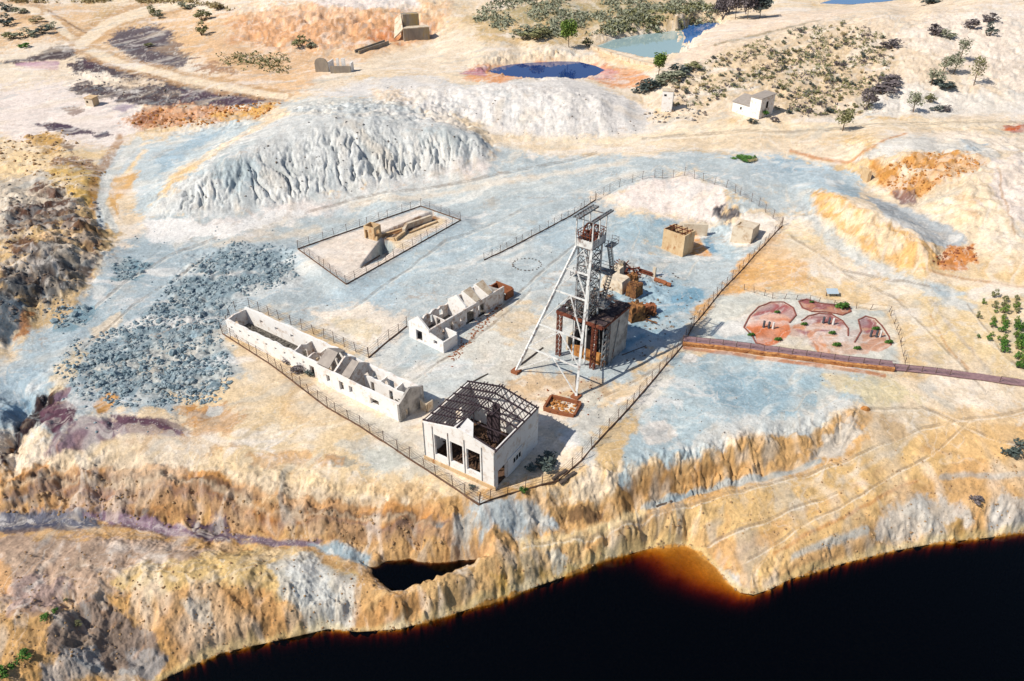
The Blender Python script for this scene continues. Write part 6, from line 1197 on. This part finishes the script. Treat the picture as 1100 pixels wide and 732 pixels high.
# clumps of shrub: prototypes shared by every copy
PR = {}
def shrub(px, py, h, w, kind, label, group, seed, name='shrub', cat='shrub'):
    key = (kind, seed % 3)
    rt_ = empty(name, wl(px, py), (seed*1.7) % 6.28); rt_.scale = (w, w, h); tag(rt_, label, cat, group)
    if key not in PR:
        PR[key] = [leaf_clump(90+seed % 3+len(kind), 230, .5, .5, .5, .085, .5).put('foliage', LM[kind], rt_), stems(MB(), .6, .4, .4, seed, 5, .03).put('stem', M['bark'], rt_)]
    else:
        for o in PR[key]: c_ = o.copy(); C.objects.link(c_); c_.parent = rt_
    return rt_
big = [(8, 12, 3.5, 8, 'dark', 'dark shrub at the top left corner above the road'), (6, 28, 4.5, 9, 'dark', 'darkest big bush at the left edge by the road'), (24, 14, 3, 8, 'sage', 'grey green bush next to the top left corner'), (28, 40, 3, 9, 'sage', 'long grey bush on the left bank of the road'), (45, 36, 3, 9, 'dark', 'dark bush on the bank where the roads part'), (12, 42, 3, 8, 'olive', 'olive bush at the left edge below the darkest one'), (54, 31, 2.5, 6, 'sage', 'small grey bush nearest the road fork'), (25, 51, 2, 6, 'green', 'green bush at the lower end of the left bank'), (38, 24, 2.4, 8, 'dry', 'dry yellow bush in the middle of the left bank'),
    (165, 17, 4, 7, 'olive', 'olive bush by the upper road'), (172, 20, 3, 5, 'sage', 'sage bush right of the upper road'), (218, 22, 4.5, 9, 'olive', 'olive bush group on the orange slope'), (217, 38, 5, 6, 'olive', 'tall olive bush below the orange slope'), (200, 10, 3, 9, 'sage', 'sage shrub near the top of the orange slope'), (235, 10, 3, 8, 'dry', 'dry shrub on top of the orange slope'), (322, 50, 4, 7, 'olive', 'olive bush at the foot of the orange cliff'), (333, 52, 3, 5, 'sage', 'sage bush beside the arched gable ruin'), (160, 50, 1.5, 5, 'olive', 'low olive bush in the purple ground'),
    (575, 42, 4, 12, 'olive', 'broad olive bush left of the pine'), (560, 38, 3.5, 10, 'sage', 'sage bush on the bank above the blue pond'), (585, 38, 3, 8, 'olive', 'small olive bush close to the pine'), (632, 50, 3, 6, 'olive', 'olive bush beside the dam wall end'),
    (582, 502, 1.5, 4.0, 'dark', 'dark green bush against the side wall of the engine house'), (591, 496, 1.2, 3.0, 'dark', 'smaller dark bush behind the engine house bush'), (562, 530, 1.0, 1.2, 'green', 'small green shrub below the logs on the bank'), (508, 525, .7, 1.2, 'dark', 'little grey shrub in front of the engine house corner'), (325, 398, 1.6, 3.6, 'purple', 'purple grey bush against the long ruin'), (311, 390, 1.3, 2.6, 'purple', 'smaller purple bush beside the long ruin'), (334, 404, 1.0, 2.0, 'dark', 'dark low bush by the door of the long ruin'),
    (817, 126, 2.6, 4.5, 'green', 'green bush against the corner of the white house'), (808, 133, 1.6, 3, 'dark', 'dark low shrub before the white house'), (832, 131, 1.6, 3, 'purple', 'purple shrub right of the white house'), (800, 171, .7, 6.5, 'green', 'flat bright green patch of plants on the plain'), (794, 170, .5, 4, 'green', 'left part of the green plant patch on the plain'), (805, 172.5, .5, 4, 'dry', 'brown edge of the green plant patch on the plain'),
    (1085, 489, 1.4, 2.6, 'dark', 'dark bush at the right edge of the sand'), (1095, 487, 1.6, 3, 'dark', 'dark bush cut by the right edge'), (1049, 541, 1.2, 2.2, 'purple', 'dark purple bush above the right shore'), (29, 707, 1.2, 1.9, 'green', 'bright green bush on the near left bank'), (6, 726, 1.3, 2.2, 'green', 'bright green bush in the bottom left corner'), (48, 664, .7, 1.3, 'green', 'green tuft on the near left hump'), (60, 658, .6, .9, 'green', 'smaller green tuft on the near left hump'), (84, 672, .6, .9, 'olive', 'olive tuft in the dark gully at lower left'), (71, 645, .4, .6, 'olive', 'tiny tuft on top of the near left hump'),
    (958, 52, 3.2, 8, 'purple', 'long grey bush on the bare upper hill'), (1006, 38, 4, 8, 'purple', 'grey bush clump in the middle of the upper hill'), (1018, 42, 3, 6, 'sage', 'sage bush right of the grey clump on the upper hill'), (1043, 31, 3.5, 7, 'purple', 'purple bush high on the right hill'), (1062, 24, 3.5, 7, 'purple', 'upper purple bush near the right edge of the hill'), (1061, 40, 4, 5, 'dark', 'dark bush below the two purple ones'), (1000, 4, 3, 10, 'dark', 'dark bush at the top edge of the hill'), (948, 100, 4, 9, 'purple', 'purple thicket at the left edge of the white hump'), (958, 92, 3.4, 9, 'purple', 'purple thicket above the white hump'), (1015, 94, 2.6, 9, 'dark', 'dark hedge along the top of the white hump'), (1000, 110, 2.4, 4.5, 'olive', 'olive shrub on the face of the white hump'), (1006, 119, 1.6, 4, 'dark', 'dark round shrub at the foot of the white hump'), (1016, 119, 1.5, 4, 'purple', 'purple round shrub at the foot of the white hump'),
    (690, 98, 2.5, 8, 'dark', 'dark shrub at the lower end of the hill hedge'), (700, 95, 3, 9, 'dark', 'dark shrub in the hill hedge near the slender pine'), (712, 90, 3, 9, 'sage', 'sage shrub in the hill hedge'), (722, 85, 3, 9, 'sage', 'paler sage shrub in the hill hedge'), (732, 80, 3, 9, 'dark', 'dark shrub at the upper end of the hill hedge'), (744, 75, 2.6, 8, 'olive', 'olive shrub above the hill hedge')]
for k, (px, py, h, w, kd, l_) in enumerate(big): shrub(px, py, h, w, kd, l_, None, k)
r = random.Random(77); cnt = 0
hillp = [(700, 112), (735, 82), (770, 60), (850, 32), (920, 22), (965, 50), (950, 85), (935, 122), (860, 126), (830, 118), (780, 108), (750, 116)]
hp_ = np.array(hillp)
while cnt < 230:
    px, py = r.uniform(690, 1000), r.uniform(15, 128)
    if inside_sd(hillp, np.array([px]), np.array([py]))[0] < 0 or (780 < px < 832 and 96 < py < 132): continue
    kd = r.choice(['sage', 'sage', 'olive', 'purple', 'dry', 'dark'])
    s_ = r.choice([1.1, 1.3, 1.6, 1.9, 2.4]); shrub(px, py, s_*.6, s_, kd, 'low rounded %s shrub dotted over the sandy hillside' % {'sage': 'grey green', 'olive': 'olive', 'purple': 'purple grey', 'dry': 'straw coloured', 'dark': 'dark'}[kd], 'shrubs dotted over the hillside', r.randint(0, 2), 'hill_shrub'); cnt += 1
# scrub behind the ponds and fine plants on the hill: countless
def scatter_leaf(name, label, poly, n_, sz, kind, seed, wgt=None):
    r = random.Random(seed); b = MB(); P_ = np.array(poly); x0, x1, y0, y1 = P_[:, 0].min(), P_[:, 0].max(), P_[:, 1].min(), P_[:, 1].max(); k = 0
    while k < n_:
        px, py = r.uniform(x0, x1), r.uniform(y0, y1)
        if inside_sd(poly, np.array([px]), np.array([py]))[0] < 0 or (780 < px < 832 and 96 < py < 132) or float(vn(np.array([px*.05]), np.array([py*.11]))[0]) < r.uniform(-.6, .2): continue
        p = wl(px, py); s_ = sz*r.uniform(.5, 1.5); k += 1
        for q_ in range(9):
            c_ = p+Vector((r.gauss(0, .35)*s_, r.gauss(0, .35)*s_, abs(r.gauss(.2, .2))*s_)); a = Vector((r.gauss(0, 1), r.gauss(0, 1), r.gauss(0, .7))).normalized()*s_*.28; d_ = Vector((r.gauss(0, 1), r.gauss(0, 1), r.gauss(0, 1))).normalized()*s_*.2
            b.add([c_-a, c_-d_, c_+a, c_+d_], [(0, 1, 2, 3)])
    return tag(b.put(name, LM[kind]), label, 'scrub', None, 'stuff')
scatter_leaf('scrub', 'grey green scrub on the slopes behind the ponds', [(505, 28), (520, 5), (600, -6), (740, -6), (770, 14), (690, 30), (640, 38), (600, 40), (560, 44)], 1300, 1.9, 'sage', 1)
scatter_leaf('scrub', 'sage coloured scrub in the far valley above the turquoise basin', [(640, 34), (680, 12), (770, 5), (770, 20), (720, 30), (680, 36)], 400, 1.8, 'olive', 2)
scatter_leaf('scrub', 'fine dry tufts covering the sandy hillside', hillp, 900, .9, 'olive', 3); scatter_leaf('scrub', 'fine purple tufts covering the sandy hillside', hillp, 450, .9, 'purple', 4)
scatter_leaf('scrub', 'thin dry scrub along the top edge of the far left land', [(0, 4), (200, 4), (250, 12), (200, -4), (0, -6)], 350, 2., 'dry', 5)
scatter_leaf('scrub', 'thin weeds on the orange slope at upper left', [(230, 60), (290, 55), (320, 62), (310, 80), (250, 74)], 160, 1.2, 'olive', 6)
# orchard
og = 'young orchard trees in rows on the sand'; ow = 'round young orchard tree in a row on the sand'
for k, (qx, qy, s_) in enumerate(((560, 152, 2.0), (500, 192, 1.3), (568, 192, 1.1), (568, 216, 1.6), (568, 240, 1.1), (625, 180, 1.8), (618, 216, 2.0), (618, 242, 2.2), (688, 170, 1.5), (688, 194, 1.1), (688, 224, 2.0), (690, 244, 1.5), (470, 270, 1.5), (560, 296, 1.5), (550, 324, 1.7), (612, 276, 1.3), (612, 304, 2.1), (618, 324, 1.7), (608, 350, 2.0), (685, 298, 1.6), (690, 340, 2.4), (714, 346, 2.2), (545, 372, 1.1), (533, 398, 1.5), (475, 384, 1.0), (608, 408, 2.2), (618, 438, 2.2), (608, 462, 2.3), (690, 386, 2.1), (712, 392, 1.7), (700, 414, 2.3), (694, 446, 2.3), (720, 450, 2.5), (700, 500, 2.4), (722, 516, 2.3), (694, 550, 2.0), (720, 556, 2.3))):
    big_ = s_ > 1.9; shrub(960+qx/5.23, 290+qy/5.23, s_*.78, s_*.74, 'pine' if k % 3 == 1 else ('green' if qy > 320 else 'olive'), ow if False else ('%s orchard tree %s' % ('large dark green' if big_ and qy > 320 else 'mid sized leafy' if s_ > 1.4 else 'small thin young', 'standing in its row on the pale sand')), og, k, 'orchard_tree', 'tree')

# ------------------------------------------------------------------ boulders
RK = {}
def boulder(px, py, s_, mt, label, group, seed, name='boulder', dz=.0):
    key = (mt, seed % 7)
    if key not in RK:
        V, Fc = rock_V(seed % 7+50, 1, .8+.1*(seed % 4), .62); o = mesh_obj(name, V, Fc, M[mt]); RK[key] = o
    else: o = RK[key].copy(); C.objects.link(o)
    o.location = wl(px, py, s_*.15+dz); r = random.Random(seed*3+1); o.rotation_euler = (r.uniform(-.4, .4), r.uniform(-.4, .4), r.uniform(0, 6.3)); o.scale = (s_, s_*r.uniform(.7, 1), s_*r.uniform(.7, 1.1))
    return tag(o, label, 'boulder', group)
r = random.Random(99)
FIELD = [(205, 292), (250, 268), (300, 270), (310, 298), (270, 312), (245, 330), (228, 360), (248, 395), (236, 418), (180, 426), (112, 422), (75, 395), (92, 372), (130, 360), (170, 332)]
PATCH = [[(120, 285), (140, 276), (160, 284), (150, 300), (126, 302)], [(52, 332), (75, 327), (98, 333), (90, 350), (62, 354)]]
cnt = 0
while cnt < 290:
    px, py = r.uniform(50, 312), r.uniform(264, 428)
    poly = FIELD if cnt < 250 else PATCH[cnt % 2]
    if cnt >= 250: px, py = (r.uniform(118, 162), r.uniform(274, 304)) if cnt % 2 == 0 else (r.uniform(50, 100), r.uniform(325, 356))
    if inside_sd(poly, np.array([px]), np.array([py]))[0] < 0 or (cnt < 250 and float(vn(np.array([px*.09+1]), np.array([py*.16]))[0])+.5*float(vn(np.array([px*.3+1]), np.array([py*.4]))[0]) < r.uniform(-.7, .5)): continue
    boulder(px, py, (.28+.75*r.random()**2.2)*(1.1 if py > 380 else 1), 'blue_rock', 'angular blue grey boulder in the rubble field left of the long ruin' if cnt < 250 else ('angular blue grey boulder in the small heap above the rubble field' if cnt % 2 == 0 else 'angular blue grey boulder in the low heap near the badlands'), 'boulders of the blue rubble field', r.randint(0, 99)); cnt += 1
for k in range(22):                                                       # stone ring
    t_ = 2*math.pi*k/22; boulder(566+15*math.cos(t_)*r.uniform(.95, 1.05), 284.5+6.6*math.sin(t_), r.uniform(.2, .34), 'dark_rock', 'dark stone of the ring laid out on the pale ground', 'stones of the ring', k, 'ring_stone')
def gravel(name, label, poly, n_, s0, s1, mt, seed):
    r = random.Random(seed); b = MB(); P_ = np.array(poly); k = 0
    while k < n_:
        px, py = r.uniform(P_[:, 0].min(), P_[:, 0].max()), r.uniform(P_[:, 1].min(), P_[:, 1].max())
        if inside_sd(poly, np.array([px]), np.array([py]))[0] < 0: continue
        if float(vn(np.array([px*.09+seed]), np.array([py*.16]))[0])+.5*float(vn(np.array([px*.3+seed]), np.array([py*.4]))[0]) < r.uniform(-.7, .5): continue
        p = wl(px, py); s_ = s0+(s1-s0)*r.random()**3.5; V, Fc = rock_V(r.randint(0, 40), s_, s_*r.uniform(.6, 1), s_*r.uniform(.5, .9)); a_ = r.uniform(0, 6.3); ca_, sa_ = math.cos(a_), math.sin(a_); k += 1
        b.add([(v[0]*ca_-v[1]*sa_+p.x, v[0]*sa_+v[1]*ca_+p.y, v[2]+p.z+s_*.1) for v in V], Fc)
    return tag(b.put(name, M[mt]), label, 'rubble', None, 'stuff')
gravel('small_rubble', 'small blue grey rubble between the boulders', [(185, 300), (245, 258), (315, 264), (322, 300), (262, 322), (238, 345), (240, 372), (252, 405), (238, 432), (150, 440), (90, 430), (55, 395), (80, 365), (150, 345)], 6000, .07, .5, 'blue_rock', 1)
gravel('small_rubble', 'small blue grey rubble of the two low heaps', PATCH[0], 160, .1, .5, 'blue_rock', 21); gravel('small_rubble', 'small blue grey rubble by the badlands', PATCH[1], 160, .1, .5, 'blue_rock', 22)
gravel('loose_stones', 'loose dark stones strewn over the left plain', [(60, 460), (60, 300), (160, 240), (330, 230), (330, 300), (250, 340), (260, 430), (150, 470)], 350, .08, .35, 'blue_rock', 2)
gravel('loose_stones', 'loose stones on the orange mound at the right', [(938, 172), (960, 180), (975, 166), (1020, 163), (1062, 172), (1045, 186), (1010, 194), (990, 212), (970, 214), (946, 198)], 420, .12, .6, 'orange_rock', 3)
gravel('loose_stones', 'loose orange stones below the long right mound', [(1000, 280), (1020, 266), (1048, 264), (1050, 282), (1015, 288)], 90, .12, .5, 'brick', 4)
gravel('scattered_debris', 'dark scattered debris round the shaft house', [(660, 300), (720, 290), (760, 320), (740, 350), (700, 380), (670, 390), (690, 350)], 260, .08, .45, 'dark_rock', 5)
gravel('scattered_debris', 'rusty debris between headframe and sump', [(570, 420), (640, 405), (655, 425), (630, 450), (590, 440)], 120, .06, .25, 'brick', 6)
gravel('loose_stones', 'loose stones strewn over the middle plain', [(330, 330), (440, 250), (560, 240), (640, 300), (740, 400), (900, 400), (900, 450), (650, 500), (560, 480), (400, 440)], 420, .05, .2, 'dark_rock', 7)
gravel('loose_stones', 'loose stones along the banks above the lake', [(0, 590), (330, 600), (560, 600), (940, 480), (1100, 480), (1100, 560), (860, 605), (700, 580), (480, 650), (200, 700), (0, 720)], 1700, .04, .24, 'bank_rock', 8)
gravel('loose_stones', 'stones fallen below the left cut bank', [(0, 520), (130, 510), (300, 540), (470, 560), (480, 594), (380, 588), (230, 572), (0, 550)], 500, .05, .35, 'bank_rock', 18)
gravel('loose_stones', 'loose stones on the pale spoil heaps', [(180, 215), (330, 125), (420, 88), (640, 100), (690, 140), (520, 170), (400, 205)], 260, .1, .45, 'dark_rock', 9)
gravel('loose_stones', 'rocks of the broken ground at the left edge', [(0, 200), (100, 190), (110, 260), (60, 340), (0, 350)], 500, .1, .6, 'dark_rock', 10)
gravel('loose_stones', 'ochre rocks below the purple flats', [(126, 132), (160, 116), (306, 110), (270, 131), (162, 139)], 420, .15, .8, 'orange_rock', 11)
gravel('loose_stones', 'stones at the foot of the hill near the white tower', [(690, 122), (750, 116), (770, 128), (740, 134), (700, 132)], 120, .15, .8, 'dark_rock', 12)

b = MB(); r = random.Random(61)
for (x0_, y0_), (x1_, y1_) in zip(LAKE[1:-1], LAKE[2:]):
    for _ in range(int(math.hypot(x1_-x0_, y1_-y0_)*.5)):
        t_ = r.random(); p = wl(x0_+(x1_-x0_)*t_, y0_+(y1_-y0_)*t_-abs(r.gauss(0, 2.2))+.5); s_ = .05+.22*r.random()**3; V, Fc = rock_V(r.randint(0, 40), s_, s_*r.uniform(.6, 1), s_*r.uniform(.5, .8)); b.add([(v[0]+p.x, v[1]+p.y, v[2]+p.z) for v in V], Fc)
tag(b.put('shore_stones', M['bank_rock']), 'small ochre stones along the edge of the black lake', 'rubble', None, 'stuff')

gravel('loose_stones', 'ochre and brown rocks on the sandy mounds at far left', [(0, 150), (75, 138), (90, 170), (118, 182), (100, 205), (40, 200), (0, 190)], 320, .12, .7, 'bank_rock', 31)
gravel('loose_stones', 'dark stones among the charcoal patches at upper left', [(75, 70), (140, 75), (310, 108), (180, 112), (75, 98)], 260, .12, .6, 'dark_rock', 32)
